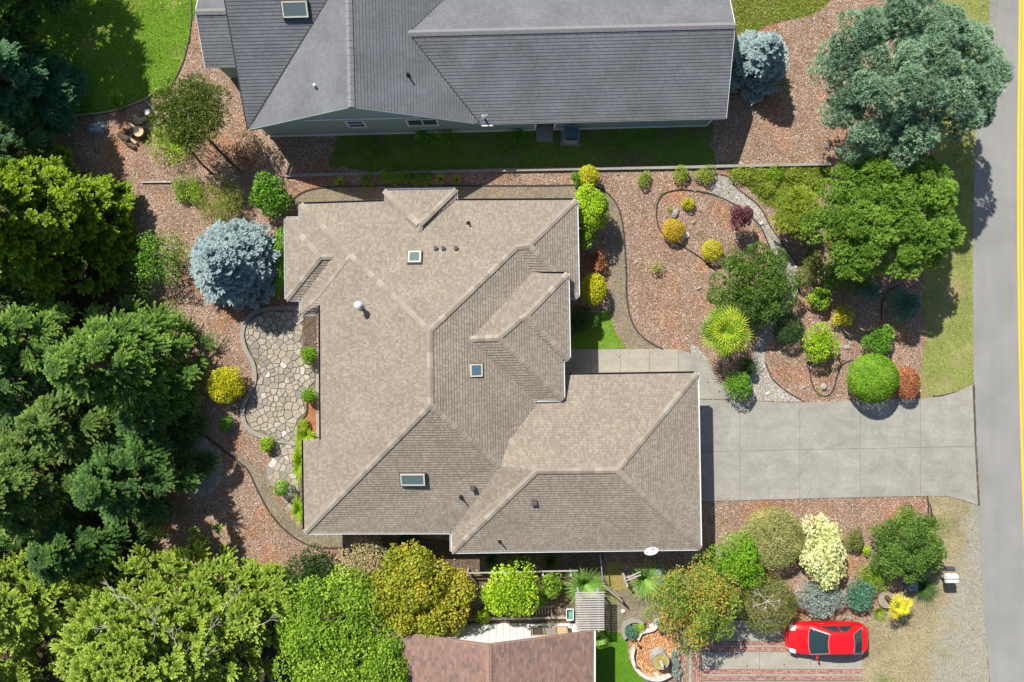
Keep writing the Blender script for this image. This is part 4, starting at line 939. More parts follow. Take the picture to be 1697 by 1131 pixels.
def g_spray(R, z0, z1, ns=260, F=7, nl=9, fl=.75, L=.13, W=.055, up=.1, fan=1.15, droop=.3, pw=.8, inner=.55, nj=.3, grp=6, azs=.2):
    nbg = max(8, int(ns / grp)); bi = rng.integers(0, nbg, ns); ub = 1 - np.sqrt(rng.random(nbg)); ub[:max(3, nbg // 9)] = rng.uniform(.82, .97, max(3, nbg // 9)); azb = np.arange(nbg) * 2.399963 + rng.normal(0, .3, nbg); lb = rng.uniform(.74, 1.08, nbg)
    u = np.clip(ub[bi] + rng.normal(0, .025, ns), 0, .98); hb = z0 + (z1 - z0) * u; Lb = R * (1 - u) ** pw * lb[bi] + .15; az = azb[bi] + rng.normal(0, azs, ns) * np.clip(1.2 / np.maximum(Lb, .3), .5, 2.5)
    fr = np.where(rng.random(ns) < .6, rng.uniform(.82, 1, ns), rng.uniform(inner - .2, .85, ns)); r = Lb * fr
    o = np.stack([np.cos(az), np.sin(az)], 1); p = np.concatenate([o * r[:, None], (hb + .12 * r - droop * r * fr * .5)[:, None]], 1)
    size = fl * rng.uniform(.6, 1.2, ns) * np.clip(Lb / R + .35, .5, 1.1); az2 = az + rng.normal(0, .3, ns)
    t = np.linspace(-1, 1, F)[None, :]; ang = az2[:, None] + t * fan + rng.normal(0, .1, (ns, F)); el = up + rng.normal(0, .15, (ns, 1)) - .1 * np.abs(t) + rng.normal(0, .08, (ns, F))
    fd = nrm(np.stack([np.cos(ang) * np.cos(el), np.sin(ang) * np.cos(el), np.sin(el)], -1)); ln = size[:, None] * (1 - .35 * np.abs(t)) * rng.uniform(.75, 1.1, (ns, F))
    base = p[:, None, :] - np.concatenate([np.cos(az2)[:, None], np.sin(az2)[:, None], np.zeros((ns, 1))], 1)[:, None, :] * (size * .45)[:, None, None] * np.ones((1, F, 1))
    s = np.linspace(.12, 1, nl)[None, None, :, None]; q = base[:, :, None, :] + fd[:, :, None, :] * ln[:, :, None, None] * s; q[..., 2] -= (s[..., 0] ** 2) * ln[:, :, None] * .12
    sd = nrm(np.cross(fd, np.array([0, 0, 1.0])))[:, :, None, :] ; out = []; tin = []
    for sg in (-1, 1, 0):
        d = nrm(fd[:, :, None, :] + sd * .8 * sg + rng.normal(size=q.shape) * .15); n = nrm(np.array([0, 0, 1.0]) + rng.normal(size=q.shape) * nj)
        taper = np.broadcast_to((1.15 - .5 * s[..., 0]), q.shape[:3]) * rng.uniform(.8, 1.2, q.shape[:3])
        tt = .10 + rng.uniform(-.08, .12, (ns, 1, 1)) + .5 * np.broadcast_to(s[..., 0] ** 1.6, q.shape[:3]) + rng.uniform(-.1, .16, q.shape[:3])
        out.append(cards(q.reshape(-1, 3), d.reshape(-1, 3), n.reshape(-1, 3), L * taper.ravel(), W * taper.ravel())); tin.append(tt.ravel())
    return np.concatenate(out), np.concatenate(tin)
def lobe_pts(R, zc, hz, nl, rl, N, low=-.25, shell=(.8, 1.04), squash=.8, nz=.12):
    if nl > 1:
        i = np.arange(nl); z = 1 - (1 - low) * (i + .5) / nl + rng.normal(0, .06, nl); z = np.clip(z, -.6, .99); a = i * 2.399963 + rng.normal(0, .22, nl); q_ = np.sqrt(1 - z * z)
        D = np.stack([q_ * np.cos(a), q_ * np.sin(a), z], 1); k = np.where(rng.random(nl) < .15, rng.uniform(.4, .7, nl), rng.uniform(.7, 1.1, nl))[:, None]
    else: D = np.array([[0, 0, 1.0]]); k = np.zeros((1, 1))
    C = D * k * np.array([max(R - rl, 0), max(R - rl, 0), max(hz - rl * squash, 0)]); rr = rl * rng.uniform(.75, 1.2, nl) if nl > 1 else np.array([rl])
    i = rng.integers(0, nl, N); d = sph(N); d[:, 2] = np.where(d[:, 2] < -.3, -d[:, 2], d[:, 2])
    s = rng.uniform(*shell, N)
    if nz: s = s * (1 + nz * np.sin(d[:, 0] * 7 + i) * np.cos(d[:, 1] * 6 + i * 2) * np.sin(d[:, 2] * 8 + 1))
    if nl == 1: q = C[i] + d * s[:, None] * np.array([R, R, hz])
    else: q = C[i] + d * (s * rr[i])[:, None] * np.array([1, 1, squash])
    q[:, 2] += zc; return q, d, (rng.uniform(-.2, .2, nl)[i] if nl > 1 else .12 * np.sin(d[:, 0] * 5 + 1) * np.sin(d[:, 1] * 6) + .08 * np.sin(d[:, 0] * 13 + d[:, 1] * 9))
def g_leafy(R, zc, hz, nl, rl, N, L=.13, W=.09, low=-.25, shell=(.8, 1.04), radial=.5, squash=.8, nz=.12):
    q, d, lt = lobe_pts(R, zc, hz, nl, rl, N, low, shell, squash, nz); N = len(q); q[:, 2] = np.maximum(q[:, 2], .04)
    ld = nrm(np.cross(d, sph(N)) + d * radial + rng.normal(size=(N, 3)) * .2); nn = nrm(d + np.array([0, 0, .5]) + rng.normal(size=(N, 3)) * .45)
    s = rng.uniform(.5, 1.4, N); return cards(q, ld, nn, L * s, W * s), rng.uniform(.2, .8, N) + lt
def g_tufts(R, zc, hz, nl, rl, T, k, L=.2, W=.035, low=-.2, squash=.8, spread=.75, up=.35):
    q, d, lt = lobe_pts(R, zc, hz, nl, rl, T, low, (.7, 1.0), squash); q[:, 2] = np.maximum(q[:, 2], .08)
    ax = nrm(d + np.array([0, 0, up])); Q = np.repeat(q, k, 0); A = np.repeat(ax, k, 0)
    dd = nrm(A + rng.normal(size=Q.shape) * spread); nn = nrm(np.array([-.35, .45, 1.0]) + sph(len(Q)) * .7); s = rng.uniform(.7, 1.2, len(Q))
    t = np.repeat(rng.uniform(.2, .55, T) + lt, k) + rng.uniform(0, .3, len(Q)); return cards(Q, dd, nn, L * s, W * np.ones(len(Q)), False), t
def trunk_mesh(h, r, spread=.0, limbs=0, R=1.0, lean=(0, 0), top=.9, tlo=.3, thi=.85):
    mb = MB(); lx, ly = lean
    pts = [Vector((lx * t * t, ly * t * t, h * t * top)) + Vector((random.uniform(-.04, .04), random.uniform(-.04, .04), 0)) * (t > 0) for t in (0, .15, .4, .7, 1)]
    mb.tube(pts, [r * 1.35, r, r * .8, r * .5, r * .15], 8)
    for i in range(limbs):
        t = random.uniform(tlo, thi); a = random.uniform(0, 6.28); L = R * random.uniform(.5, .85); b = Vector((lx * t * t, ly * t * t, h * t * top))
        e = b + Vector((math.cos(a) * L, math.sin(a) * L, L * random.uniform(.15, .5))); m = b.lerp(e, .5) + Vector((0, 0, -.06 * L))
        mb.tube([b, m, e], [r * .4, r * .24, r * .06], 5)
    return mb
def plant(name, label, cat, px, py, parts, trunk=None, tm='bark', zc=0.0, group=None, rz=None, crown_name='crown', trunk_name='trunk'):
    loc = P(px, py, zc); loc.z = 0
    o = empty(name, loc, rz=rz or 0, label=label, cat=cat, group=group)
    if trunk: trunk.build(trunk_name, M[tm], o, smooth=True)
    for (vt, ti), mt in parts:
        cn = crown_name
        link(cn, np_mesh(cn, vt, vt.shape[1], mt, ti), o)
    return o
def stops(*cs):
    n = len(cs); return [(i / (n - 1) if n > 1 else 0, c) for i, c in enumerate(cs)]
LM = {}
def lm(key, *cs, trans=.3):
    LM[key] = leafmat(key + '_leaves', stops(*cs), trans)
lm('cedar', (.045, .095, .006), (.17, .27, .012), (.44, .56, .02))
lm('fir', (.028, .065, .012), (.10, .20, .028), (.40, .55, .10))
lm('firpale', (.03, .065, .015), (.10, .175, .035), (.37, .47, .11))
lm('pineb', (.04, .07, .01), (.10, .15, .022), (.19, .25, .045))
lm('darkfir', (.02, .05, .016), (.06, .135, .028), (.25, .40, .075))
lm('teal', (.025, .08, .045), (.07, .18, .085), (.18, .34, .13))
lm('yew', (.08, .13, .015), (.30, .41, .055), (.55, .64, .15))
lm('spruce', (.13, .20, .20), (.30, .39, .39), (.52, .62, .62), trans=.25)
lm('bluepine', (.07, .12, .075), (.19, .30, .19), (.38, .5, .34), trans=.3)
lm('pine', (.055, .12, .015), (.14, .25, .03), (.26, .4, .06), trans=.25)
lm('darkpine', (.03, .065, .012), (.08, .15, .022), (.15, .24, .04), trans=.2)
lm('olivepine', (.06, .08, .02), (.14, .17, .035), (.24, .25, .06))
lm('bright', (.05, .12, .01), (.17, .29, .02), (.34, .45, .06))
lm('clip', (.07, .17, .01), (.14, .29, .012), (.22, .38, .03))
lm('green', (.04, .12, .012), (.11, .25, .02), (.24, .42, .04))
lm('dark', (.015, .045, .012), (.035, .085, .018), (.08, .15, .03))
lm('gold', (.18, .2, .008), (.42, .40, .012), (.66, .58, .03))
lm('goldred', (.2, .2, .01), (.46, .36, .015), (.62, .3, .02))
lm('lime', (.12, .22, .01), (.26, .4, .018), (.44, .58, .03))
lm('maple', (.09, .13, .012), (.2, .24, .018), (.32, .31, .03), (.42, .27, .04))
lm('rowan', (.05, .11, .02), (.11, .20, .03), (.2, .27, .04), (.34, .30, .05), (.55, .2, .05))
lm('smoke', (.13, .15, .05), (.3, .28, .12), (.42, .36, .2), (.4, .2, .13))
lm('olive', (.12, .14, .035), (.24, .27, .08), (.38, .4, .15))
lm('cream', (.24, .3, .09), (.52, .53, .25), (.58, .57, .36))
lm('greyblue', (.13, .18, .15), (.25, .32, .28), (.4, .46, .41))
lm('bluegreen', (.035, .1, .07), (.08, .2, .13), (.16, .32, .2))
lm('purple', (.05, .012, .02), (.13, .04, .055), (.26, .1, .12))
lm('rust', (.14, .09, .03), (.34, .13, .06), (.5, .2, .1))
lm('strap', (.09, .2, .03), (.2, .36, .07), (.4, .54, .18))
lm('palm', (.05, .14, .01), (.16, .28, .015), (.42, .45, .03))
lm('palmyel', (.3, .3, .015), (.6, .5, .02), (.75, .58, .05))
lm('grass', (.07, .14, .012), (.15, .25, .025), (.32, .33, .08))
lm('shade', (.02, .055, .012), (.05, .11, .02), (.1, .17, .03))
lm('moss', (.1, .15, .02), (.2, .27, .03), (.36, .38, .06))

def conifer(label, bx, by, h, R, key, nb, name='conifer_tree', cat='tree', z0=.5, **k):
    zc = k.pop('zc', 0)
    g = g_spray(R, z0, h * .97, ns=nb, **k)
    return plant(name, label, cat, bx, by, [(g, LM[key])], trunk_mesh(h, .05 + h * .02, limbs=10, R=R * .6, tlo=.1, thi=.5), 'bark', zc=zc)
def bush(label, px, py, rpx, hh, key, nl, N, L=.1, W=.07, name='shrub', cat='shrub', stretch=None, zc=None, rlf=.45, group=None, stem=True, **k):
    zc = hh * .55 if zc is None else zc; R = rpx * S * (H - zc) / H * (1.08 if nl > 1 else 1.0)
    hz = k.pop('hz', hh * .5)
    g = g_leafy(R, zc, hz, nl, (R * rlf if nl > 1 else R), N, L, W, **k)
    o = plant(name, label, cat, px, py, [(g, LM[key])], trunk_mesh(hh * .7, .03 + R * .03, limbs=5, R=R * .7) if stem else None, zc=zc, group=group, crown_name='foliage', trunk_name='stem')
    if stretch: o.scale = (stretch[0], stretch[1], 1)
    return o
def tuft(label, px, py, rpx, hh, key, nl, T, k_, L=.2, W=.03, name='pine_tree', cat='tree', rlf=.4, zc=None, stretch=None, **k):
    zc = hh * .6 if zc is None else zc; R = rpx * S * (H - zc) / H * (1.04 if nl > 1 else 1.0); hz = k.pop('hz', hh * .42)
    g = g_tufts(R, zc, hz, nl, R * rlf if nl > 1 else R, T, k_, L, W, **k)
    o = plant(name, label, cat, px, py, [(g, LM[key])], trunk_mesh(hh * .85, .06 + hh * .02, limbs=12, R=R * .8), zc=zc)
    if stretch: o.scale = (stretch[0], stretch[1], 1)
    return o

# --- big conifers on the left
CED = dict(F=9, nl=8, fl=.62, L=.17, W=.12, droop=.35, nj=.5, fan=1.5, grp=3.5, azs=.25)
FIR = dict(F=9, nl=11, fl=.95, L=.14, W=.06, droop=.4)
YEW = dict(F=7, nl=9, fl=.7, L=.13, W=.075, up=.45, droop=.1, pw=.5, inner=.3, nj=.5, grp=2.5, azs=.3)
conifer('large yellow green cedar on the left edge above the other conifers', 118, 385, 9.5, 4.6, 'cedar', 900, 'cedar_tree', **CED)
conifer('mid green fir with star shaped boughs beside the mulch and golden shrub', 250, 600, 9.0, 4.0, 'fir', 460, 'fir_tree', **FIR)
conifer('fir at the left edge with pale green tips below the middle', 105, 780, 8, 4.1, 'firpale', 480, 'fir_tree', **FIR)
conifer('dark fir leaning over the shaded lower patio', 270, 775, 8, 3.3, 'darkfir', 300, 'fir_tree', **FIR)
conifer('broad light green yew filling the bottom left corner', 300, 1045, 7, 6.4, 'yew', 1500, 'yew_tree', **YEW)
conifer('sparser yew at the left edge above the corner', 90, 965, 7, 3.2, 'yew', 300, 'yew_tree', **YEW)
conifer('bluish green conifer in the top left corner', 75, 165, 8, 2.9, 'teal', 420, 'conifer_tree', **FIR)
conifer('dark conifer at the left edge between cedar and firs', 60, 620, 8, 3.5, 'darkfir', 210, 'conifer_tree', **FIR)
conifer('dark conifer filling the gap behind the cedar at the left edge', 45, 270, 8, 3.0, 'darkfir', 150, 'conifer_tree', **FIR)
conifer('dark conifer behind the cedar skirts at the left edge', 20, 500, 8, 3.2, 'darkfir', 170, 'conifer_tree', **FIR)
conifer('slim yew arching towards the lower house corner', 440, 985, 3.6, 2.6, 'yew', 260, 'yew_tree', **YEW)
conifer('dark fir between the left edge fir and the lower yews', 175, 880, 6.5, 2.9, 'darkfir', 230, 'fir_tree', **FIR)
conifer('small dark fir filling the gap above the shaded lower patio', 285, 685, 5.5, 2.1, 'darkfir', 170, 'fir_tree', **FIR)
conifer('pale tipped fir squeezed between the two middle firs', 170, 690, 7, 2.6, 'firpale', 220, 'fir_tree', **FIR)
conifer('dark fir at the left edge below the cedar', 110, 560, 7, 2.8, 'fir', 220, 'fir_tree', **FIR)
conifer('yew filling the left edge near the bottom corner', 25, 1040, 6.5, 2.8, 'yew', 240, 'yew_tree', **YEW)
conifer('tall dark conifer just beyond the top left corner shading the lawn', 70, -20, 11, 3.9, 'darkfir', 480, 'conifer_tree', z0=2.5, **FIR)
conifer('tall dark conifer beyond the left edge above the lawn', 20, 90, 10, 3.3, 'darkfir', 380, 'conifer_tree', z0=2, **FIR)
conifer('conifer past the left edge beside the lower fir', -10, 880, 8, 3.4, 'darkfir', 170, 'conifer_tree', **FIR)
conifer('conifer past the bottom left corner', 40, 1120, 7, 3.4, 'yew', 200, 'conifer_tree', **YEW)
# --- broadleaf etc. bottom left
bush('dense bright green leafy tree left of the brown roof', 562, 1058, 104, 3.6, 'bright', 60, 30000, .13, .085, 'leafy_tree', 'tree', stretch=(1, 1.15), rlf=.23, nz=.2, low=-.1)
bush('round maple turning yellow between the tan house and brown roof', 698, 982, 82, 3.6, 'maple', 44, 19000, .13, .11, 'maple_tree', 'tree', rlf=.22, nz=.2, low=-.1)
bush('pinkish brown bush with wispy stems by the shaded house wall', 612, 930, 46, 2.2, 'smoke', 14, 5500, .1, .06, rlf=.4)
bush('glossy dark green rhododendron behind the light green yew', 518, 948, 46, 2.0, 'dark', 10, 3500, .18, .06, 'rhododendron', radial=1.0)
bush('young green yellow tree straddling the rail fence', 846, 978, 50, 3.0, 'lime', 14, 5500, .13, .085, 'small_tree', 'tree', rlf=.38)
bush('small green vine on the fence beside the young tree', 914, 967, 22, 1.5, 'bright', 8, 1600, .12, .07)
bush('orange berried rowan tree with ferny leaves above the brick driveway', 1150, 996, 72, 3.8, 'rowan', 46, 19000, .12, .055, 'rowan_tree', 'tree', rlf=.24, nz=.2, stretch=(1, 1.05))
bush('vivid green lacy shrub at the lower right garage corner', 1219, 930, 48, 2.4, 'clip', 14, 8500, .1, .07, rlf=.36, shell=(.85, 1.02))
bush('olive green clipped mound beside the cream shrub', 1281, 892, 50, 1.9, 'olive', 1, 13000, .07, .05, nz=.03, shell=(.9, 1.03))
o_cream = bush('cream and yellow leaved shrub between olive mound and dark dome', 1361, 912, 50, 2.0, 'cream', 22, 6500, .16, .12, rlf=.28, stretch=(.8, 1.2))
bush('olive weeping tree with bare white branches on its top', 1270, 1000, 48, 2.0, 'olivepine', 1, 8500, .09, .045, 'weeping_tree', 'tree', nz=.1, shell=(.8, 1.03))
bush('silvery blue sprawling shrub behind the red car', 1355, 990, 42, 1.1, 'greyblue', 16, 5500, .12, .045, rlf=.33, stretch=(1.05, .68), radial=1.2)
bush('blue green spreading shrub right of the silvery one', 1424, 988, 28, 1.0, 'bluegreen', 12, 3200, .11, .05, rlf=.38, radial=1.0)
bush('light green ferny plant below the cream shrub', 1446, 955, 30, .5, 'bright', 12, 2600, .12, .035, name='fern', cat='plant', rlf=.4, stretch=(1, .9))
bush('dark green layered dome by the white mailboxes', 1500, 902, 59, 2.6, 'darkpine', 80, 26000, .09, .06, rlf=.2, low=-.1, squash=.7)
bush('second leafy tree reaching over the left end of the brown roof', 645, 1092, 52, 3.8, 'bright', 30, 11000, .12, .08, 'leafy_tree', 'tree', rlf=.28, nz=.2)
bush('rust tinted low shrub in the soil bed below the maple', 768, 1015, 18, .7, 'rust', 6, 900, .09, .05)
bush('green shrub in the soil bed right of the young tree', 893, 990, 15, .6, 'green', 6, 900, .09, .05)
bush('pale green shrub against the timber border', 800, 1020, 14, .5, 'lime', 6, 800, .09, .05)
bush('shaded shrub under the eave left of the maple', 680, 900, 20, .9, 'shade', 7, 1300, .1, .06)
bush('low grey shrub between the fence and the rowan tree', 1092, 955, 15, .8, 'greyblue', 6, 1100, .09, .05)
bush('dark low shrub in the shade under the big green pine', 1380, 458, 26, .9, 'green', 9, 2000, .1, .05)
bush('dim blue shrub in the shade near the verge', 1440, 478, 24, .8, 'bluegreen', 8, 1700, .09, .05)
bush('brownish low shrub beside the shaded round one', 1347, 430, 18, .8, 'olivepine', 7, 1300, .09, .05)
bush('small olive conifer between mulch and dark dome', 1416, 897, 20, .9, 'olivepine', 5, 2000, .08, .04, stretch=(.85, 1.25))
bush('tiny pale shrub between ferny plant and dark dome', 1434, 912, 9, .4, 'lime', 4, 350, .08, .05)
# --- right-hand garden
conifer('blue spruce standing alone between the gray roof and the large pine', 1243, 116, 4.0, 1.75, 'spruce', 620, 'blue_spruce', F=7, nl=8, fl=.42, L=.11, W=.05, droop=.25, up=.25, z0=.3)
tuft('huge grey green pine overhanging the road at the top right', 1492, 130, 152, 8.0, 'bluepine', 120, 19000, 12, .2, .05, rlf=.155, low=-.2, zc=4.8, hz=3.0, spread=.6, stretch=(1, .9))
tuft('big mid green pine below the huge grey green one', 1462, 362, 126, 5.2, 'pine', 120, 13000, 12, .17, .05, rlf=.15, low=-.1, zc=3.6, hz=2.2, stretch=(1, .86))
tuft('yellow green spiky monkey puzzle beside the gravel path', 1318, 352, 40, 2.6, 'moss', 14, 900, 12, .26, .05, 'monkey_puzzle', rlf=.35)
bush('dense dark pine shrub overhanging the gravel path above the palm', 1246, 472, 72, 2.8, 'darkpine', 60, 26000, .12, .05, 'pine_shrub', 'shrub', rlf=.2, low=-.1, radial=1.3, stretch=(1, .92))
bush('round purple Japanese maple with a hard shadow on the mulch', 1227, 361, 22, 1.7, 'purple', 9, 3200, .08, .06, 'purple_maple', 'tree', rlf=.42, zc=1.4, hz=.5)
bush('golden dwarf shrub on the edging beside a white stone', 1116, 382, 18, .8, 'goldred', 1, 2600, .07, .04, nz=.06)
bush('golden oval dwarf shrub in the middle of the mulch', 1180, 416, 17, .8, 'gold', 1, 2400, .07, .04, nz=.06)
bush('small golden shrub at the top of the kidney shaped bed', 1141, 338, 12, .5, 'gold', 5, 1000, .07, .04)
bush('tiny yellowish plant beside the grey rock', 1110, 347, 6, .3, 'moss', 3, 200, .06, .03)
bush('little bare stemmed green shrub alone in the mulch', 1088, 443, 11, .5, 'moss', 5, 260, .09, .05)
bush('yellow topped shrub crossing the end of the side path', 975, 293, 17, 1.1, 'gold', 1, 2400, .08, .05, nz=.07)
bush('green half of the yellow topped shrub pair', 955, 296, 12, .9, 'green', 4, 1300, .08, .05)
bush('vivid green tree at the upper right corner of the tan roof', 976, 350, 40, 2.6, 'lime', 20, 9000, .1, .08, 'small_tree', 'tree', rlf=.34, stretch=(.85, 1.05), low=-.1)
bush('lower light green branch cluster beside the tan eave', 966, 396, 22, 2.0, 'bright', 9, 2600, .1, .08, rlf=.4)
bush('dark red shrub in the shade of the vivid green tree', 988, 432, 20, .9, 'rust', 6, 1500, .09, .05)
bush('golden clipped shrub against the tan entry eave', 984, 480, 24, 1.5, 'gold', 1, 4200, .08, .05, nz=.05, stretch=(.85, 1.1))
bush('dark green shrub shaded below the golden clipped shrub', 962, 532, 28, 1.3, 'shade', 8, 2600, .1, .05)
bush('pale sprig beside the shaded shrub by the walk', 983, 532, 9, .8, 'lime', 4, 300, .1, .06)
bush('low green mound first along the boundary curb', 1069, 297, 14, .45, 'moss', 5, 1300, .07, .04, stretch=(.9, 1.1))
bush('low green mound second along the boundary curb', 1130, 290, 16, .5, 'moss', 5, 1500, .07, .04)
bush('low yellow green mound beside the start of the gravel path', 1168, 290, 18, .5, 'moss', 6, 1700, .07, .04)
bush('olive round shrub on the edge of the gravel path', 1334, 459, 18, 1.0, 'olivepine', 1, 2400, .06, .04)
bush('fresh green shrub below the olive round one', 1358, 496, 22, .9, 'bright', 9, 2400, .1, .07, rlf=.4)
bush('yellow variegated shrub in the shaded mulch', 1396, 525, 20, .7, 'gold', 8, 900, .1, .06, rlf=.4)
bush('blue green rounded shrub near the grassy verge', 1497, 502, 27, 1.3, 'bluegreen', 8, 4200, .09, .045, radial=1.0)
bush('dark green shrub with a bright left side above the clipped ball', 1453, 563, 26, 1.3, 'green', 6, 3600, .09, .05, stretch=(1, 1.05))
bush('loose mid green shrub with jagged outline casting a spiky shadow', 1356, 570, 31, 1.5, 'lime', 14, 3800, .12, .05, rlf=.38, radial=1.3)
bush('dark round shrub in shadow left of the loose green shrub', 1306, 546, 25, 1.3, 'dark', 1, 3200, .07, .05)
bush('large clipped bright green ball beside the driveway', 1446, 627, 40, 2.0, 'clip', 1, 14000, .07, .05, 'clipped_shrub', nz=.02, shell=(.93, 1.02), radial=.2)
bush('rust red clipped bush right of the bright green ball', 1503, 635, 20, 1.2, 'rust', 1, 3800, .06, .045, 'clipped_shrub', nz=.04, stretch=(.95, 1.3))
bush('dark rounded shrub between palm and driveway', 1224, 637, 26, 1.3, 'green', 7, 3000, .09, .05, rlf=.5)
bush('darker small shrub just below the palm', 1236, 607, 15, 1.1, 'shade', 4, 1400, .08, .05)
bush('shaded shrub under the big green pine', 1415, 455, 40, 1.0, 'olivepine', 8, 2400, .1, .05)
for i, (x, y, r, k_) in enumerate([(1225, 290, 16, 'moss'), (1252, 292, 20, 'moss'), (1285, 288, 17, 'bright'), (1315, 290, 16, 'moss'), (1340, 300, 18, 'moss'), (1270, 312, 16, 'moss'), (1298, 325, 16, 'moss')]):
    bush(['low weedy plant touching the start of the gravel path', 'wide low weedy plant just right of the gravel path start', 'brighter green low plant above the monkey puzzle', 'low weedy plant second from the right under the curb', 'rightmost low weedy plant beside the big mid green pine', 'low weedy plant squeezed against the bend of the gravel path', 'lowest weedy plant touching the top of the monkey puzzle'][i], x, y, r, .3, k_, 6, 1100, .07, .04, name='ground_cover_plant', cat='plant', group='ground cover plants by the gravel path', stem=False)
# --- left garden
bush('open green pine with two leaning trunks beside the gray house corner', 322, 192, 64, 4.2, 'pineb', 46, 15000, .15, .05, 'pine_tree', 'tree', rlf=.26, low=-.1, radial=1.6, zc=2.8, hz=1.3, stem=False)
t_ = empty('bare_trunk', P(398, 285), label='leaning dark trunk under the open green pine', cat='trunk')
MB().tube([(0, 0, 0), (-.7, .9, 1.3), (-1.5, 2.0, 2.5)], [.1, .08, .05], 8).build('stem', M['bark'], t_); MB().tube([(-1.5, -.2, 0), (-1.9, .3, .9), (-2.3, 1.3, 2.2)], [.07, .06, .04], 8).build('stem', M['bark'], t_)
bush('ferny green ground plant beneath the open pine', 285, 232, 42, .7, 'lime', 14, 4200, .11, .03, name='ground_shrub', rlf=.38)
conifer('broad blue spruce left of the tan house', 404, 440, 4.4, 2.5, 'spruce', 1500, 'blue_spruce', F=7, nl=8, fl=.42, L=.11, W=.05, droop=.15, up=.35, z0=.3, pw=.6, grp=2, azs=.3)
bush('bright green low ground cover right of the yellow green cedar', 312, 315, 28, .35, 'bright', 14, 4200, .07, .04, name='ground_cover_plant', cat='plant', rlf=.35, stem=False)
bush('olive bronze juniper between ground cover and leafy hedge', 368, 336, 40, 1.2, 'moss', 14, 5200, .09, .03, radial=1.3, rlf=.36)
bush('leafy green hedge shrub at the upper left roof corner', 446, 326, 37, 1.9, 'green', 16, 6000, .11, .07, rlf=.36)
bush('narrow dark green hedge between blue spruce and tan house', 464, 430, 17, 1.2, 'green', 8, 2600, .09, .05, stretch=(.7, 3.4))
bush('thin twiggy green shrub between the cedar and blue spruce', 270, 425, 52, 2.0, 'green', 22, 2800, .11, .06, rlf=.3, low=-.1)
bush('sparse bush at the foot of the yellow green cedar', 225, 470, 44, 1.6, 'shade', 14, 2000, .11, .05)
bush('golden lime rounded shrub against the patio border', 375, 637, 34, 1.4, 'gold', 9, 6500, .09, .06, rlf=.5)
bush('dim green shrub in shadow below the golden lime shrub', 373, 702, 14, .7, 'green', 4, 1100, .08, .05)
bush('small lime ball shrub at the patio step', 441, 737, 14, .7, 'lime', 4, 1500, .07, .05, rlf=.6)
bush('round green dwarf conifer at the foot of the flagstones', 468, 809, 12.5, 1.0, 'clip', 1, 1900, .06, .04)
bush('bright dwarf conifer at the upper end of the wall bed', 513, 589, 15, 1.0, 'clip', 4, 1800, .07, .05, rlf=.6)
bush('bright dwarf conifer in the middle of the wall bed', 512.5, 658, 13, .9, 'clip', 4, 1600, .07, .05, rlf=.65)
bush('small lime plant in the red mulch of the wall bed', 504, 704, 9, .5, 'lime', 4, 700, .07, .05)

def g_blades(n, R, h, L, w, spread=1.0, seg=3):
    a = rng.uniform(0, 2 * np.pi, n); r0 = R * .25 * np.sqrt(rng.random(n)); ln = L * rng.uniform(.6, 1.1, n); lean = rng.uniform(.25, 1.0, n) * spread
    o = np.stack([np.cos(a), np.sin(a), np.zeros(n)], 1); sd = np.stack([-np.sin(a), np.cos(a), np.zeros(n)], 1); b = o * r0[:, None]; out = []
    prev = b; pw = w
    for s in range(1, seg + 1):
        t = s / seg; p = b + o * (ln * lean * t ** 1.5)[:, None] + np.array([0, 0, 1.0]) * (h * np.sin(np.clip(t * (.9 + lean * .9), 0, 2.6)) * rng.uniform(.85, 1.05, n))[:, None]
        cw = w * (1 - t * .85); out.append(np.stack([prev - sd * pw / 2, prev + sd * pw / 2, p + sd * cw / 2, p - sd * cw / 2], 1)); prev = p; pw = cw
    v = np.concatenate(out, 0); return v, np.tile(rng.uniform(.2, .8, n), seg)
def straps(label, px, py, rpx, h, n, key='strap', w=.045, name='strappy_plant', stretch=None, group=None):
    R = rpx * S; o = plant(name, label, 'plant', px, py, [(g_blades(n, R, h, R * 1.15, w), LM[key])], zc=h * .4, crown_name='foliage', group=group)
    if stretch: o.scale = (*stretch, 1)
    return o
straps('large strappy grass overlapping the white pergola slats', 969, 968, 36, 1.1, 650, stretch=(1, .85))
straps('strappy grass behind the white gate rails', 1068, 960, 30, .9, 380)
straps('tufted green grass by the wall bed notch', 507, 722, 18, .5, 300, 'lime')
straps('long green grass clump against the left tan eave', 497, 765, 15, .5, 400, 'lime', stretch=(.7, 2.4))
straps('green grass clump near the lower left eave', 495, 845, 13, .5, 300, 'lime', stretch=(.8, 1.8))
straps('dark spiky plant in the shade behind the garage first from left', 815, 925, 20, .6, 160, 'shade')
straps('dark spiky plant in the shade behind the garage second from left', 865, 930, 20, .6, 160, 'shade')
straps('dark spiky plant in the shade behind the garage third from left', 912, 930, 20, .6, 160, 'shade')
straps('low spiky plant under the dark dome near the mailboxes', 1530, 975, 24, .5, 380, 'shade', w=.03)
straps('dry pale tuft beside the small palm', 1456, 1015, 14, .3, 180, 'moss', w=.03)
straps('pale ferny clump in shade at the corner of the brown roof', 993, 1058, 13, .5, 220, 'strap')
for i, (x, y) in enumerate([(640, 292), (655, 296), (672, 293), (690, 297), (708, 296), (610, 300)]):
    bush(['bright low plant left of centre of the boundary strip clump', 'bright plant second from left in the strip clump', 'bright plant in the middle of the strip clump', 'bright plant right of the middle of the strip clump', 'bright plant at the right end of the strip clump', 'smaller bright plant standing apart left of the strip clump'][i], x, y, 13, .35, 'bright', 5, 700, .08, .04, name='ground_cover_plant', cat='plant', group='bright low plants in the boundary strip', stem=False)
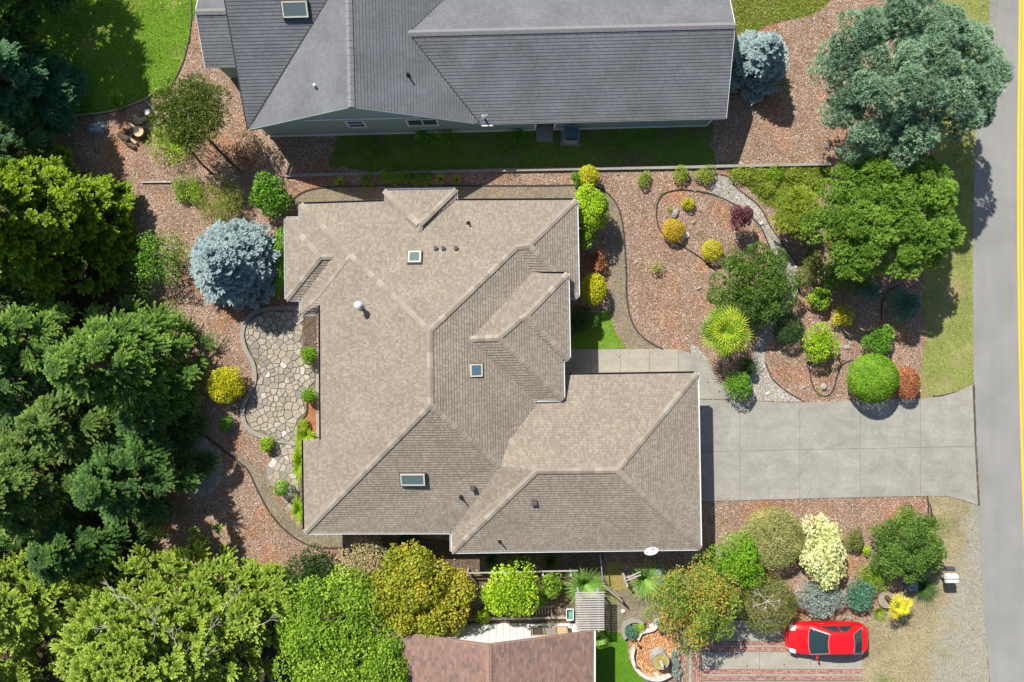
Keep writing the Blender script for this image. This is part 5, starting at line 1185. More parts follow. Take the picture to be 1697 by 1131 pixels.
for i, (x, y, lab) in enumerate([(563, 302, 'small fern nearest the left end of the boundary strip'), (730, 297, 'small fern right of the bright low plants'), (757, 298, 'small fern farthest right in the boundary strip')]):
    straps(lab, x, y, 10, .35, 70, 'lime', name='fern')
for x, y, r, lab in ((612, 245, 14, 'dark weed at the left end of the shaded lawn'), (740, 226, 22, 'weedy clump against the gray house wall right of the window'), (858, 228, 14, 'tall weed left of the door pad'), (700, 228, 12, 'weed under the double window')):
    bush(lab, x, y, r, .45, 'green', 5, 700, .09, .05, name='weed', cat='weed', stem=False)
bush('bushy clump in half shade at the lawn corner', 192, 168, 14, .7, 'bright', 6, 1300, .1, .06)
bush('blue green plant inside the horseshoe stone wall', 1047, 1047, 13, .5, 'bluegreen', 6, 900, .1, .04)
bush('pale green plant beside the blue green one', 1058, 1040, 11, .4, 'lime', 5, 700, .07, .04)
bush('ivy on the right rim of the orange chip bed', 1118, 1098, 13, .3, 'greyblue', 7, 800, .08, .05, stretch=(.7, 1.7), stem=False, name='ivy_plant', cat='plant')
bush('white flowering plant at the corner of the neighbour driveway', 1122, 1118, 9, .3, 'greyblue', 5, 400, .07, .05, name='flowering_plant', cat='plant')
bush('brown dry shrub beside the leaning pine trunk', 405, 262, 34, .7, 'rust', 10, 900, .1, .03)
# fan palms
def palm(label, px, py, n, ray, frond, hh, key, up=.5, nray=20, wr=.045):
    o = empty('palm_tree', Vector((P(px, py, hh).x, P(px, py, hh).y, 0)), label=label, cat='palm')
    MB().tube([(0, 0, 0), (0, 0, hh * .5), (0, 0, hh)], [.16, .14, .1], 10).build('trunk', M['bark'], o)
    st = MB(); fr = []; ti = []
    for i in range(n):
        a = i * 2.39996 + random.uniform(-.15, .15); e = 1.15 - 1.25 * (i / n) * 1.0 + random.uniform(-.1, .1); e = max(e, -.15) * up * 1.6
        d = Vector((math.cos(a) * math.cos(e), math.sin(a) * math.cos(e), math.sin(e))); b = Vector((0, 0, hh)); L = ray * random.uniform(.8, 1.05) * (.12 + .88 * min(1, i / n * 1.25)); tip = b + d * L
        st.tube([b, b.lerp(tip, .5) + Vector((0, 0, .05)), tip], [.02, .016, .012], 4)
        sd = d.cross(Vector((0, 0, 1))).normalized(); uu = sd.cross(d)
        tt = random.uniform(.05, .95)
        for k in range(nray):
            t = (k / (nray - 1) - .5) * 3.5; dd = (d * math.cos(t) + sd * math.sin(t)).normalized(); Lr = frond * (1 - .25 * abs(t) / 1.75) * random.uniform(.9, 1.05)
            dr = Vector((0, 0, -.28 * Lr)); m = tip + dd * Lr * .6 + Vector((0, 0, .02)); e_ = tip + dd * Lr + dr * .8; w_ = dd.cross(uu).normalized() * wr * .5; zo = uu * (.012 if k % 2 else -.012)
            fr.append([tip - w_ * .3, tip + w_ * .3, m + w_ + zo, m - w_ + zo]); fr.append([m - w_ + zo, m + w_ + zo, e_ + w_ * .15, e_ - w_ * .15]); ti += [tt + random.uniform(-.15, .15)] * 2
    st.build('stalk', LMs if False else M['stalk'], o, kind='stuff')
    link('frond', np_mesh('frond', np.array([[tuple(v) for v in f] for f in fr]), 4, LM[key], np.array(ti)), o)
    return o
M['stalk'] = plain('green_stalk', (.22, .28, .05), .6)
palm('bright yellow green fan palm beside the front walk', 1201, 549, 40, .95, .76, 2.5, 'palm', nray=13, wr=.055)
palm('small yellowing fan palm on the dry verge beside the round planter', 1489, 1004, 9, .5, .46, 1.6, 'palmyel', up=.35, nray=11, wr=.06)
# weeping tree bare branches + orange tree limb
br = MB(); random.seed(3)
def twig(b, d, L, r, lvl):
    e = b + d * L; m = b.lerp(e, .5) + Vector((random.uniform(-.05, .05), random.uniform(-.05, .05), .03)); br.tube([b, m, e], [r, r * .8, r * .5], 5)
    if lvl:
        for _ in range(3):
            a = math.atan2(d.y, d.x) + random.uniform(-.8, .8); twig(e, Vector((math.cos(a), math.sin(a), random.uniform(-.15, .15))), L * random.uniform(.55, .8), r * .55, lvl - 1)
c = P(1271, 996, 1.95)
for k in range(6): a = k * 1.05 + .2; a += random.uniform(-.35, .35); twig(Vector((c.x, c.y, 2.02)), Vector((math.cos(a), math.sin(a), .05)), random.uniform(.2, .48), .03, 2)
wt = [o for o in bpy.data.objects if o.name.startswith('weeping_tree') and o.type == 'EMPTY'][0]
bo = br.build('bare_branch', M['palebark'], wt); bo.location = -wt.location
br = MB(); random.seed(11)
for (x, y, a) in ((1195, 1055, -.9), (1210, 1010, .3), (520, 1035, 2.9), (250, 1075, 1.2), (300, 1080, 2.0), (200, 1050, 2.6), (335, 1060, .9), (310, 1110, 1.7), (450, 1090, 2.5), (150, 1110, .5), (230, 1000, 2.2)):
    pass
random.seed(5)
yew = [o for o in bpy.data.objects if o.get('label', '').startswith('broad light green yew')][0]
for (x, y, a, z) in ((250, 1075, 1.2, 3.3), (300, 1080, 2.0, 3.4), (200, 1050, 2.6, 3.2), (335, 1060, .9, 3.2), (310, 1110, 1.7, 3.2), (420, 1040, .4, 2.4), (230, 1010, 2.2, 3.4), (150, 1080, 3.0, 2.8), (260, 1050, 1.7, 3.4), (220, 1100, 2.7, 3.3), (370, 1010, .9, 3.0), (200, 1000, 2.0, 2.9), (330, 1110, 1.1, 3.4)):
    br = MB(); p = P(x, y, z + 2.0 - (math.hypot(x - 270, y - 1040) / 160)); twig(p, Vector((math.cos(a), math.sin(a), .12)), .7, .032, 2); bo = br.build('bare_branch', M['palebark'], yew); bo.location = -yew.location

# ------------------------------------------------------------------ loose ground cover: chips, gravel, grass blades
def scatter(area, n, excl=()):
    px = np.array(area); x = rng.uniform(max(px[:, 0].min(), -20), min(px[:, 0].max(), 1717), n); y = rng.uniform(max(px[:, 1].min(), -20), min(px[:, 1].max(), 1151), n)
    k = inside(x, y, area)
    for e in excl: k &= ~inside(x, y, e)
    x, y = x[k], y[k]; return np.stack([(x - CX) * S, -(y - CY) * S, np.zeros(len(x))], 1)
def chips(name, pts, L, W, mat, z=.012, label=None):
    n = len(pts); pts = pts.copy(); pts[:, 2] = z + rng.uniform(0, .02, n); a = rng.uniform(0, 2 * np.pi, n); d = nrm(np.stack([np.cos(a), np.sin(a), rng.normal(0, .25, n)], 1)); nn = nrm(np.array([0, 0, 1.0]) + rng.normal(size=(n, 3)) * .3)
    s = rng.uniform(.5, 1.4, n); v = cards(pts, d, nn, L * s, W * s); o = link(name, np_mesh(name, v, 4, mat, rng.random(n))); o['kind'] = 'stuff'; return o
def chipmat(name, *cs, patch=None):
    m, nt, b = new_mat(name); a = nt.nodes.new("ShaderNodeAttribute"); a.attribute_name = 'tint'; c = ramp(nt, stops(*cs), a.outputs['Fac'])
    if patch: c = mix(nt, c, patch, mth(nt, 'MULTIPLY', ramp(nt, [(.49, (0, 0, 0)), (.65, (1, 1, 1))], noise(nt, .38, 5, .6)), .3)); c = mix(nt, c, ramp(nt, [(.3, (.72, .7, .68)), (.7, (1.2, 1.2, 1.2))], noise(nt, .6, 7, .7)), 1.0, 'MULTIPLY')
    nt.links.new(c, b.inputs['Base Color']); b.inputs['Roughness'].default_value = .9; return m
HOUSES = [OUTL]
EXM = [POLY[k] for k in ('lawn_tl', 'shade_lawn', 'weeds', 'vergetop', 'vergebot', 'drive', 'walk', 'path', 'path2', 'gravel', 'grass_s', 'pat1', 'pat2', 'chips', 'turf', 'cob')] + [[(p[0], p[1]) for p in OUTL], DR2, rect(522, 585, 545, 740), [(440, 0), (1180, 0), (1180, 203), (440, 227)]]
chips('bark_chips', scatter(POLY['mulch'], 260000, EXM), .06, .035, chipmat('bark_chip', (.14, .068, .032), (.27, .16, .10), (.38, .26, .185), (.52, .43, .36), patch=(.36, .16, .07)))
chips('wood_chips', scatter(POLY['chips'], 1500), .12, .06, chipmat('orange_chip', (.3, .12, .05), (.55, .28, .12), (.8, .5, .26)), .055)
chips('gravel_stones', scatter(POLY['gravel'], 22000), .045, .04, chipmat('gravel_stone', (.16, .14, .12), (.36, .33, .28), (.66, .63, .57)), .024)
def blades(name, pts, h, mat, z, w=.02):
    n = len(pts); pts = pts.copy(); pts[:, 2] = z; a = rng.uniform(0, 2 * np.pi, n); d = nrm(np.stack([np.cos(a) * .8, np.sin(a) * .8, rng.uniform(.4, 1, n)], 1)); v = cards(pts, d, sph(n), h * rng.uniform(.5, 1.3, n), w, False)
    o = link(name, np_mesh(name, v, 3, mat, rng.random(n))); o['kind'] = 'stuff'; return o
blades('lawn_grass', scatter(POLY['lawn_tl'], 42000), .07, LM['grass'], .016, .03)
blades('shade_grass', scatter(POLY['shade_lawn'], 16000), .07, LM['green'], .014, .025)
blades('verge_grass', scatter(POLY['vergetop'], 26000), .08, leafmat('verge_blade', stops((.12, .17, .03), (.24, .28, .06), (.46, .40, .2))), .018, .025)
blades('dry_grass', scatter(POLY['vergebot'], 34000), .07, leafmat('dry_blade', stops((.2, .2, .07), (.36, .3, .15), (.55, .47, .3))), .014, .02)
blades('cover_leaves', scatter(POLY['cover'], 16000), .12, LM['moss'], .012, .06)
blades('weed_grass', scatter(POLY['weeds'], 22000), .1, LM['moss'], .012, .04)
cl = scatter(POLY['mulch'], 900, EXM); cl = np.repeat(cl[:260], 26, 0); cl[:, :2] += rng.normal(0, .13, (len(cl), 2)); blades('garden_weeds', cl, .09, LM['moss'], .01, .04)
lf = scatter([(0, 0), (1697, 0), (1697, 1131), (0, 1131)], 5200, [POLY['drive'], ROADL[::-1] + [(1900, 1500), (1900, -400)]] + [[(p[0], p[1]) for p in OUTL], [(440, 0), (1215, 0), (1205, 203), (440, 227)]])
chips('fallen_leaves', lf, .1, .07, chipmat('dry_leaf', (.16, .08, .03), (.4, .26, .08), (.5, .42, .2), (.2, .22, .05)), .05)
blades('turf_grass', scatter(POLY['turf'], 16000), .04, LM['clip'], .03, .02)

# ------------------------------------------------------------------ rocks, small garden things
def rock(label, px, py, w, l, h, mat='rock', rz=0.0, seed=0):
    r = random.Random(seed); bm = bmesh.new(); bmesh.ops.create_icosphere(bm, subdivisions=2, radius=.5)
    for v in bm.verts: v.co = v.co * (1 + r.uniform(-.14, .14)); v.co.z = max(v.co.z, -.2)
    me = bpy.data.meshes.new('rock'); bm.to_mesh(me); bm.free(); me.materials.append(M[mat]); o = link('rock', me, None, P(px, py) + Vector((0, 0, h * .15))); o.scale = (w, l, h); o.rotation_euler = (0, 0, rz)
    return tag(o, label=label, cat='rock')
rock('grey slanted rock above the golden shrub on the edging', 1118, 355, .62, .4, .35, 'rock', .9, 1)
rock('small flat rock in the middle of the kidney shaped bed', 1148, 369, .3, .18, .15, 'rock', .5, 2)
rock('white stone touching the golden dwarf shrub', 1137, 391, .36, .42, .25, 'palerock', 0, 3)
rock('dark thin rock lying in the mulch above the palm', 1158, 478, .38, .16, .16, 'rock', .4, 4)
rock('pointed grey rock inside the U shaped edging', 1364, 641, .45, .4, .3, 'rock', .3, 5)
rock('small grey rock left of the U shaped edging', 1332, 642, .26, .2, .14, 'rock', 0, 6)
rock('dark hollow rock in the mulch right of the loose green shrub', 1403, 576, .4, .3, .16, 'rock', 0, 7)
rock('pale rock on the gravel by the driveway', 1271, 653, .28, .16, .14, 'palerock', .5, 8)
rock('round pale stone at the bend of the gravel path', 1266, 608, .17, .17, .14, 'palerock', 0, 9)
rock('round white stone beside the monkey puzzle', 1262, 371, .26, .22, .2, 'palerock', 0, 10)
rock('white pebble at the narrow end of the gravel path', 1319, 443, .2, .14, .12, 'palerock', 0, 11)
rock('grey cube like stone on the pavers below the gate', 1033, 1013, .3, .26, .26, 'palerock', .2, 12)
rock('white boulder at the end of the short stone wall', 1080, 1037, .32, .28, .24, 'palerock', .2, 13)
rock('large grey boulder above the short stone wall', 1090, 1029, .6, .35, .3, 'rock', .3, 14)
rock('flat white stone in the orange chips below the fountain', 1088, 1117, .38, .24, .2, 'palerock', -.3, 15)
rock('pale rock beside the lower golden shrub in the left bed', 246, 354, .32, .32, .25, 'rock', 0, 16)
rock('small dark rock on the edge of the path near the shadow', 1054, 435, .25, .2, .12, 'rock', 0, 17)
for i, (x, y) in enumerate([(1048, 1108), (1052, 1066), (1047, 1096), (1058, 1112)]): pass

def fence_rail(a, b, z):
    return MB().bar(P(*a, z), P(*b, z), .05, .1)
fe = empty('rail_fence', P(850, 947), label='long weathered rail fence behind the tan garage', cat='fence')
def rel(o, root): o.location = o.location - root.location; return o
for z in (.95, .55): rel(fence_rail((772, 950), (958, 946), z).build('rail', M['paleslat'], fe), fe)
for x in (775, 820, 899, 945): p = P(x, 948, .5); rel(MB().box((p.x, p.y, .55), (.1, .1, 1.1)).build('post', M['paleslat'], fe), fe)
fe = empty('garden_gate', P(1010, 968), label='open weathered plank gate standing over the pavers', cat='gate')
A, B = P(996, 960), P(1027, 987)
for k in range(7):
    p = A.lerp(B, (k + .5) / 7); dd = (B - A).normalized(); rel(MB().box((p.x, p.y, .62), ((B - A).length / 7 - .01, .035, 1.05), rz=math.atan2(dd.y, dd.x)).build('plank', M['wood'], fe), fe)
for z in (.3, .95): o = MB().bar(A + Vector((0, .05, z)), B + Vector((0, .05, z)), .04, .08).build('rail', M['wood'], fe); rel(o, fe)
po = empty('metal_pole', P(996, 940), label='thin grey rail running from the garage to the gate', cat='rail')
rel(MB().bar(P(994.5, 920, 1.1), P(999, 962, 1.1), .05, .05).build('rail', M['galv'], po), po)
for q in ((995, 925), (999, 961)): p = P(*q, .5); rel(MB().box((p.x, p.y, .55), (.06, .06, 1.1)).build('post', M['galv'], po), po)
wg = empty('white_rails', P(1036, 958), label='white post and two white rails by the strappy grass', cat='fence')
for q in ((1033, 953), (1037, 966)): p = P(*q, .5); rel(MB().box((p.x, p.y, .5), (.11, .11, 1.0)).build('post', M['paleslat'], wg), wg)
for o_ in (0, 5): rel(MB().bar(P(1037, 958 + o_, .85), P(1062, 948 + o_, .85), .05, .05).build('rail', M['paleslat'], wg), wg)
bb = MB(); ribbon([(770, 1024), (940, 1021.5)], .12, .25, bb, sm=False); bb.build('timber_border', M['wood'], label='straight timber border in front of the white wall', category='border')
lg = empty('slatted_trellis', P(868, 1010), label='small brown slatted trellis lying in the soil bed', cat='trellis')
for k in range(6): rel(MB().bar(P(888 + k * 5, 1004, .3), P(889 + k * 5, 1020, .3), .04, .03).build('slat', M['wood'], lg), lg)
rel(MB().bar(P(886, 1006, .27), P(916, 1006, .27), .04, .03).build('rail', M['wood'], lg), lg)
# pergola
pg = empty('slatted_pergola', P(980, 1014), label='pergola of parallel whitewashed slats beside the brown roof', cat='pergola')
zt = 1.75
for k in range(17):
    y = 982.5 + k * 3.85; rel(MB().bar(P(953.5, y, zt), P(1001.5, y - .6, zt), .062, .06).build('slat', M['paleslat'], pg), pg)
for x in (959, 992): rel(MB().bar(P(x, 981, zt - .1), P(x, 1047, zt - .1), .06, .12).build('beam', M['paleslat'], pg), pg)
for x in (959, 992):
    for y in (984, 1044): p = P(x, y, zt - .1); rel(MB().box((p.x, p.y, (zt - .16) / 2), (.1, .1, zt - .16)).build('post', M['paleslat'], pg), pg)
# green cart
ct = empty('garden_cart', P(943, 1012), label='green and white garden cart left of the pergola', cat='cart')
tray = MB(); tray.box((0, 0, .35), (.34, .5, .04))
for sx in (-1, 1): tray.box((sx * .17, 0, .45), (.03, .5, .2))
for sy in (-1, 1): tray.box((0, sy * .26, .45), (.37, .03, .2))
tray.build('tray', M['green_bin'], ct); MB().box((0, .29, .57), (.4, .05, .04)).box((0, -.34, .5), (.4, .06, .05)).box((-.2, 0, .57), (.04, .55, .03)).box((.2, 0, .57), (.04, .55, .03)).build('rim', M['white'], ct)
for sx in (-1, 1):
    w_ = MB().tube([(sx * .22 - .03, -.15, .14), (sx * .22 + .03, -.15, .14)], .14, 14).build('wheel', M['rubber'], ct)
MB().tube([(0, -.26, .3), (0, -.45, .5), (.0, -.6, .7)], .018, 6).box((0, -.1, .25), (.3, .4, .05)).build('handle', M['galv'], ct)
# fountain
fo = empty('bird_bath_fountain', P(1093, 1091, .4), label='round stone fountain bowl with a small pale statue in orange chips', cat='fountain'); fo.location.z = .05
MB().lathe((0, 0, 0), [(.5, 0), (.5, .05), (.16, .08), (.11, .45), (.2, .56), (.44, .66), (.475, .78), (.43, .78), (.38, .70), (0.02, .66)], 28).build('bowl', M['rock'], fo, smooth=True)
MB().lathe((0, 0, 0), [(.40, .725), (.38, .73), (.01, .732)], 24).build('water', plain('mossy_water', (.34, .30, .09), .3, .4, 6), fo)
MB().lathe((0, -.05, 0), [(.1, .7), (.08, .8), (.05, .95), (.09, 1.05), (.07, 1.15), (.03, 1.2), (.05, 1.26), (.04, 1.32), (.01, 1.34)], 14).build('statue', M['palerock'], fo, smooth=True)
for x, y, lab in ((1056, 1065, 'dark garden light at the left rim of the orange chips'), (1053, 1100, 'dark garden light near the turf on the planter wall'), (1091, 1043, 'dark garden light beside the short stone wall')):
    q = empty('garden_light', P(x, y), label=lab, cat='light'); q.location.z = .05
    MB().tube([(0, 0, 0), (0, 0, .3)], .02, 6).build('stake', M['black'], q); MB().lathe((0, 0, .3), [(.03, 0), (.09, .05), (.08, .09), (.02, .12)], 10).build('lamp_head', M['frame'], q)
# round planter by the palm
pt = empty('round_planter', P(1463, 990), label='round clay planter full of dry soil beside the small palm', cat='planter')
MB().lathe((0, 0, 0), [(.36, 0), (.46, .35), (.48, .42), (.43, .42), (.42, .36), (.01, .36)], 28).build('pot', M['pot'], pt, smooth=False); MB().lathe((0, 0, 0), [(.42, .37), (.41, .385), (.02, .40)], 24).build('soil', plain('dry_soil', (.32, .26, .2), .95, .35, 14), pt)
# bin under the dome
bn = empty('storage_bin', P(1504, 965), label='blue grey plastic bin half under the dark dome', cat='bin')
MB().prism(rrect(.5, .58, .08), 0, .55).build('body', M['bluebin'], bn); MB().prism(rrect(.54, .62, .09), .551, .6).build('lid', M['bluebin'], bn); MB().prism(rrect(.3, .38, .05), .601, .63).build('handle', M['bluebin'], bn)
# mailboxes
def mailbox(label, px, py, mat, L=.5, w=.2, rz=0.0):
    z = 1.1; p = P(px, py, z + .1); o = empty('mailbox', (p.x, p.y, 0), rz=rz, label=label, cat='mailbox', group='mailboxes on the verge')
    pts = [(-w / 2, 0), (w / 2, 0), (w / 2, .13)] + [(w / 2 * math.cos(a), .13 + w / 2 * math.sin(a)) for a in np.linspace(0, math.pi, 9)[1:-1]] + [(-w / 2, .13)]
    n = len(pts); mb = MB(); mb.add([(-L / 2, y, z + q) for y, q in pts] + [(L / 2, y, z + q) for y, q in pts], [(i, n + i, n + (i + 1) % n, (i + 1) % n) for i in range(n)] + [tuple(range(n)), tuple(range(n, 2 * n))[::-1]]); mb.build('box', mat, o)
    dp_ = [(y * 1.03, z + q * 1.02) for y, q in pts]; mb = MB(); mb.add([(L / 2 + .001, y, q) for y, q in dp_] + [(L / 2 + .02, y, q) for y, q in dp_], [(i, n + i, n + (i + 1) % n, (i + 1) % n) for i in range(n)] + [tuple(range(n)), tuple(range(n, 2 * n))[::-1]]); mb.build('door', mat, o)
    MB().box((0, 0, z / 2), (.09, .09, z)).build('post', M['wood'], o); MB().box((.05, w / 2 + .012, z + .12), (.03, .02, .16)).build('flag', M['tail'], o); return o
mailbox('black mailbox at the top of the row beside the dark dome', 1574, 943.5, plain('charcoal_metal', (.07, .07, .09), .4), .42, .24)
mailbox('wide white mailbox in the middle of the row', 1575.5, 955.5, M['white'], .62, .3)
mailbox('narrow white mailbox at the bottom of the row', 1576.5, 963.5, M['white'], .62, .19)
# lamp globe on lower patio
gl = empty('garden_globe_lamp', P(323, 782), label='white globe lamp at the edge of the shaded lower patio', cat='lamp')
MB().tube([(0, 0, 0), (0, 0, .5)], .03, 8).build('post', M['black'], gl)
bm = bmesh.new(); bmesh.ops.create_uvsphere(bm, u_segments=16, v_segments=10, radius=.19); bmesh.ops.translate(bm, verts=bm.verts, vec=(0, 0, .66)); me = bpy.data.meshes.new('globe'); bm.to_mesh(me); bm.free(); me.materials.append(M['globe']); me.polygons.foreach_set('use_smooth', [True] * len(me.polygons)); link('globe', me, gl)
# plastic-wrapped heap
bm = bmesh.new(); bmesh.ops.create_icosphere(bm, subdivisions=4, radius=1); r = random.Random(2)
for v in bm.verts:
    k = 1 + .16 * math.sin(v.co.x * 5 + 1) * math.sin(v.co.y * 7) + .06 * math.sin(v.co.z * 13 + v.co.x * 9) + .05 * math.sin(v.co.y * 19 + v.co.x * 11); v.co = Vector((v.co.x * .52 * k, v.co.y * .33 * k, max(v.co.z, -.05) * .42 * k + .02))
me = bpy.data.meshes.new('tarp'); bm.to_mesh(me); bm.free(); me.materials.append(M['tarp']); o = link('covered_heap', me, None, P(163, 214)); o.rotation_euler = (0, 0, .25); tag(o, label='heap wrapped in blue grey plastic on the shaded mulch', cat='heap')
# logs
st = empty('tree_stump', P(236, 222), label='round pale cut stump beside the split logs', cat='stump')
MB().lathe((0, 0, 0), [(.36, 0), (.32, .1), (.31, .42), (.30, .44)], 22).build('trunk', M['bark'], st); MB().lathe((0, 0, 0), [(.30, .441), (.28, .455), (.01, .457)], 22).build('cut_face', M['woodend'], st)
LG = [((222, 192), (234, 205), .10, 'split pale log nearest the lawn corner'), ((215, 205), (229, 217), .09, 'long pale split log pointing at the stump'), ((198, 222), (212, 232), .2, 'thick dark log left of the stump'), ((208, 236), (222, 244), .13, 'pinkish split log lowest of the pile'), ((222, 200), (236, 198), .1, 'weathered log above the long pale one'), ((226, 206), (243, 196), .1, 'grey log between white block and stump'), ((205, 215), (218, 224), .12, 'brown log beside the thick dark log'), ((213, 228), (226, 238), .1, 'brown split log below the stump')]
for a, b, r_, lab in LG:
    z = r_; A, B = P(*a, z), P(*b, z); c = (A + B) / 2; o = empty('log', (c.x, c.y, 0), label=lab, cat='log'); cv = Vector((c.x, c.y, 0)); MB().tube([A - cv, B - cv], r_, 9, cap=False).build('bark', M['bark'] if r_ > .11 else M['firewood'], o)
    d = (B - A).normalized(); MB().tube([A - cv - d * .01, A - cv + d * .01], r_ * .96, 9).tube([B - cv - d * .01, B - cv + d * .01], r_ * .96, 9).build('cut_face', M['woodend'], o)
pl_ = MB(); c = P(250, 190); pl_.box((0, 0, .22), (.26, .3, .42), rz=.15); pl_ = pl_.build('wood_block', M['palerock']); pl_.location = c; tag(pl_, label='white topped square block by the log pile', cat='block')

# ------------------------------------------------------------------ red car
car = empty('red_car', (P(1370, 1057.5, .6).x, P(1370, 1057.5, .6).y, 0), rz=math.radians(.6), label='red four door car parked on the brick banded driveway', cat='car')
L = 4.56
def car_w(x):  # half width
    t = abs(x / (L / 2)); return .905 * (1 - .20 * t ** 4.5) * (1 - .10 * max(0, t - .9) * 10 * .6)
def car_top(x):  # body top (bonnet, belt, boot)
    xs_ = [-2.28, -2.2, -2.0, -1.5, -.9, 0, 1.2, 1.75, 2.12, 2.24, 2.28]; zs_ = [.52, .66, .78, .90, .97, .97, .99, 1.02, .98, .86, .68]; return float(np.interp(x, xs_, zs_))
mb = MB(); ST = [-2.28, -2.24, -2.15, -2.0, -1.8, -1.5, -1.2, -.9, -.5, 0, .5, 1.0, 1.4, 1.75, 1.95, 2.12, 2.2, 2.26, 2.28]; ring = []
for x in ST:
    w = car_w(x); e = max(0, 1 - (L / 2 - abs(x)) / .35); w *= 1 - .22 * e ** 2; z = car_top(x); lo = .22 + .12 * e ** 2; rr = []
    prof = [(.92, lo), (.99, .38), (1.0, .55), (.985, .70), (.93, z - .12), (.84, z - .035), (.6, z), (.3, z + .018), (0, z + .024)]
    for a, b in prof: rr.append((x, w * a, min(b, z + .024)))
    rr += [(x, -q[1], q[2]) for q in rr[-2::-1]]; ring.append(rr)
n = len(ring[0])
for rr in ring: mb.v += rr
for i in range(len(ST) - 1):
    for k in range(n - 1): mb.f.append((i * n + k, (i + 1) * n + k, (i + 1) * n + k + 1, i * n + k + 1))
    mb.f.append((i * n, i * n + n - 1, (i + 1) * n + n - 1, (i + 1) * n))
mb.f.append(tuple(range(n))); mb.f.append(tuple((len(ST) - 1) * n + k for k in range(n))[::-1])
body = mb.build('body', M['red'], car, smooth=True)
# cabin: base ring at belt, top ring at roof
xb0, xb1, xt0, xt1 = -1.08, 1.78, -.14, 1.1
def lerp(a, b, t): return a + (b - a) * t
cab = MB(); NZ = 7
prf = []
for j in range(NZ + 1):
    t = j / NZ; zz = .96 + .44 * t; x0 = lerp(xb0, xt0, t); x1 = lerp(xb1, xt1, t); hw = lerp(.80, .58, t ** .9); row = []
    for s in np.linspace(0, 1, 9): row.append((x0 - .10 * math.cos((s - .5) * math.pi) * (1 - .3 * t), lerp(-hw, hw, s), zz))
    for s in np.linspace(0, 1, 9)[1:-1]: row.append((lerp(x0, x1, s), hw + .02 * math.sin(s * math.pi), zz))
    for s in np.linspace(0, 1, 9): row.append((x1 + .09 * math.cos((s - .5) * math.pi) * (1 - .3 * t), lerp(hw, -hw, s), zz))
    for s in np.linspace(0, 1, 9)[1:-1]: row.append((lerp(x1, x0, s), -hw - .02 * math.sin(s * math.pi), zz))
    prf.append(row)
m_ = len(prf[0])
for r_ in prf: cab.v += r_
for j in range(NZ):
    for k in range(m_): cab.f.append((j * m_ + k, (j + 1) * m_ + k, (j + 1) * m_ + (k + 1) % m_, j * m_ + (k + 1) % m_))
b0 = len(cab.v); top = prf[-1]
rr2 = [(x * .93 + .02, y * .82, 1.432) for x, y, z in top]; rr3 = [(x * .5 + .15, y * .4, 1.445) for x, y, z in top]; cab.v += rr2 + rr3
for k in range(m_):
    k2 = (k + 1) % m_; cab.f.append((NZ * m_ + k, b0 + k, b0 + k2, NZ * m_ + k2)); cab.f.append((b0 + k, b0 + m_ + k, b0 + m_ + k2, b0 + k2))
cab.f.append(tuple(b0 + m_ + k for k in range(m_))[::-1])
cabo = cab.build('roof', M['red'], car, smooth=True)
bmx = bmesh.new(); bmx.from_mesh(cabo.data); bmesh.ops.recalc_face_normals(bmx, faces=bmx.faces); bmx.to_mesh(cabo.data); bmx.free()
bmx = bmesh.new(); bmx.from_mesh(body.data); bmesh.ops.recalc_face_normals(bmx, faces=bmx.faces); bmx.to_mesh(body.data); bmx.free()
def patch(name, fn, nu_, nv_, mat, off):
    g = MB(); P_ = [[Vector(fn(i / nu_, j / nv_)) for i in range(nu_ + 1)] for j in range(nv_ + 1)]
    for row in P_: g.v += [tuple(v) for v in row]
    for j in range(nv_):
        for i in range(nu_): a = j * (nu_ + 1) + i; g.f.append((a, a + 1, a + nu_ + 2, a + nu_ + 1))
    o = g.build(name, mat, car, smooth=True); bb_ = bmesh.new(); bb_.from_mesh(o.data); bmesh.ops.solidify(bb_, geom=bb_.faces[:], thickness=.012); bb_.to_mesh(o.data); bb_.free(); return o
def ws(s, t, front=True, o_=.02):
    t = max(0, lerp(.03, .93, t)); zz = .96 + .44 * t; hw = lerp(.80, .58, t ** .9) - .055; y = lerp(-hw, hw, s); x0 = lerp(xb0, xt0, t); x1 = lerp(xb1, xt1, t)
    bow = math.cos((s - .5) * math.pi * .93)
    return (x0 - .10 * bow * (1 - .3 * t) - o_, y, zz + o_) if front else (x1 + .09 * bow * (1 - .3 * t) + o_, y, zz + o_)
patch('windshield', lambda s, t: ws(s, t), 10, 6, M['carglass'], 0); patch('rear_window', lambda s, t: ws(s, t, False), 10, 6, M['carglass'], 0)
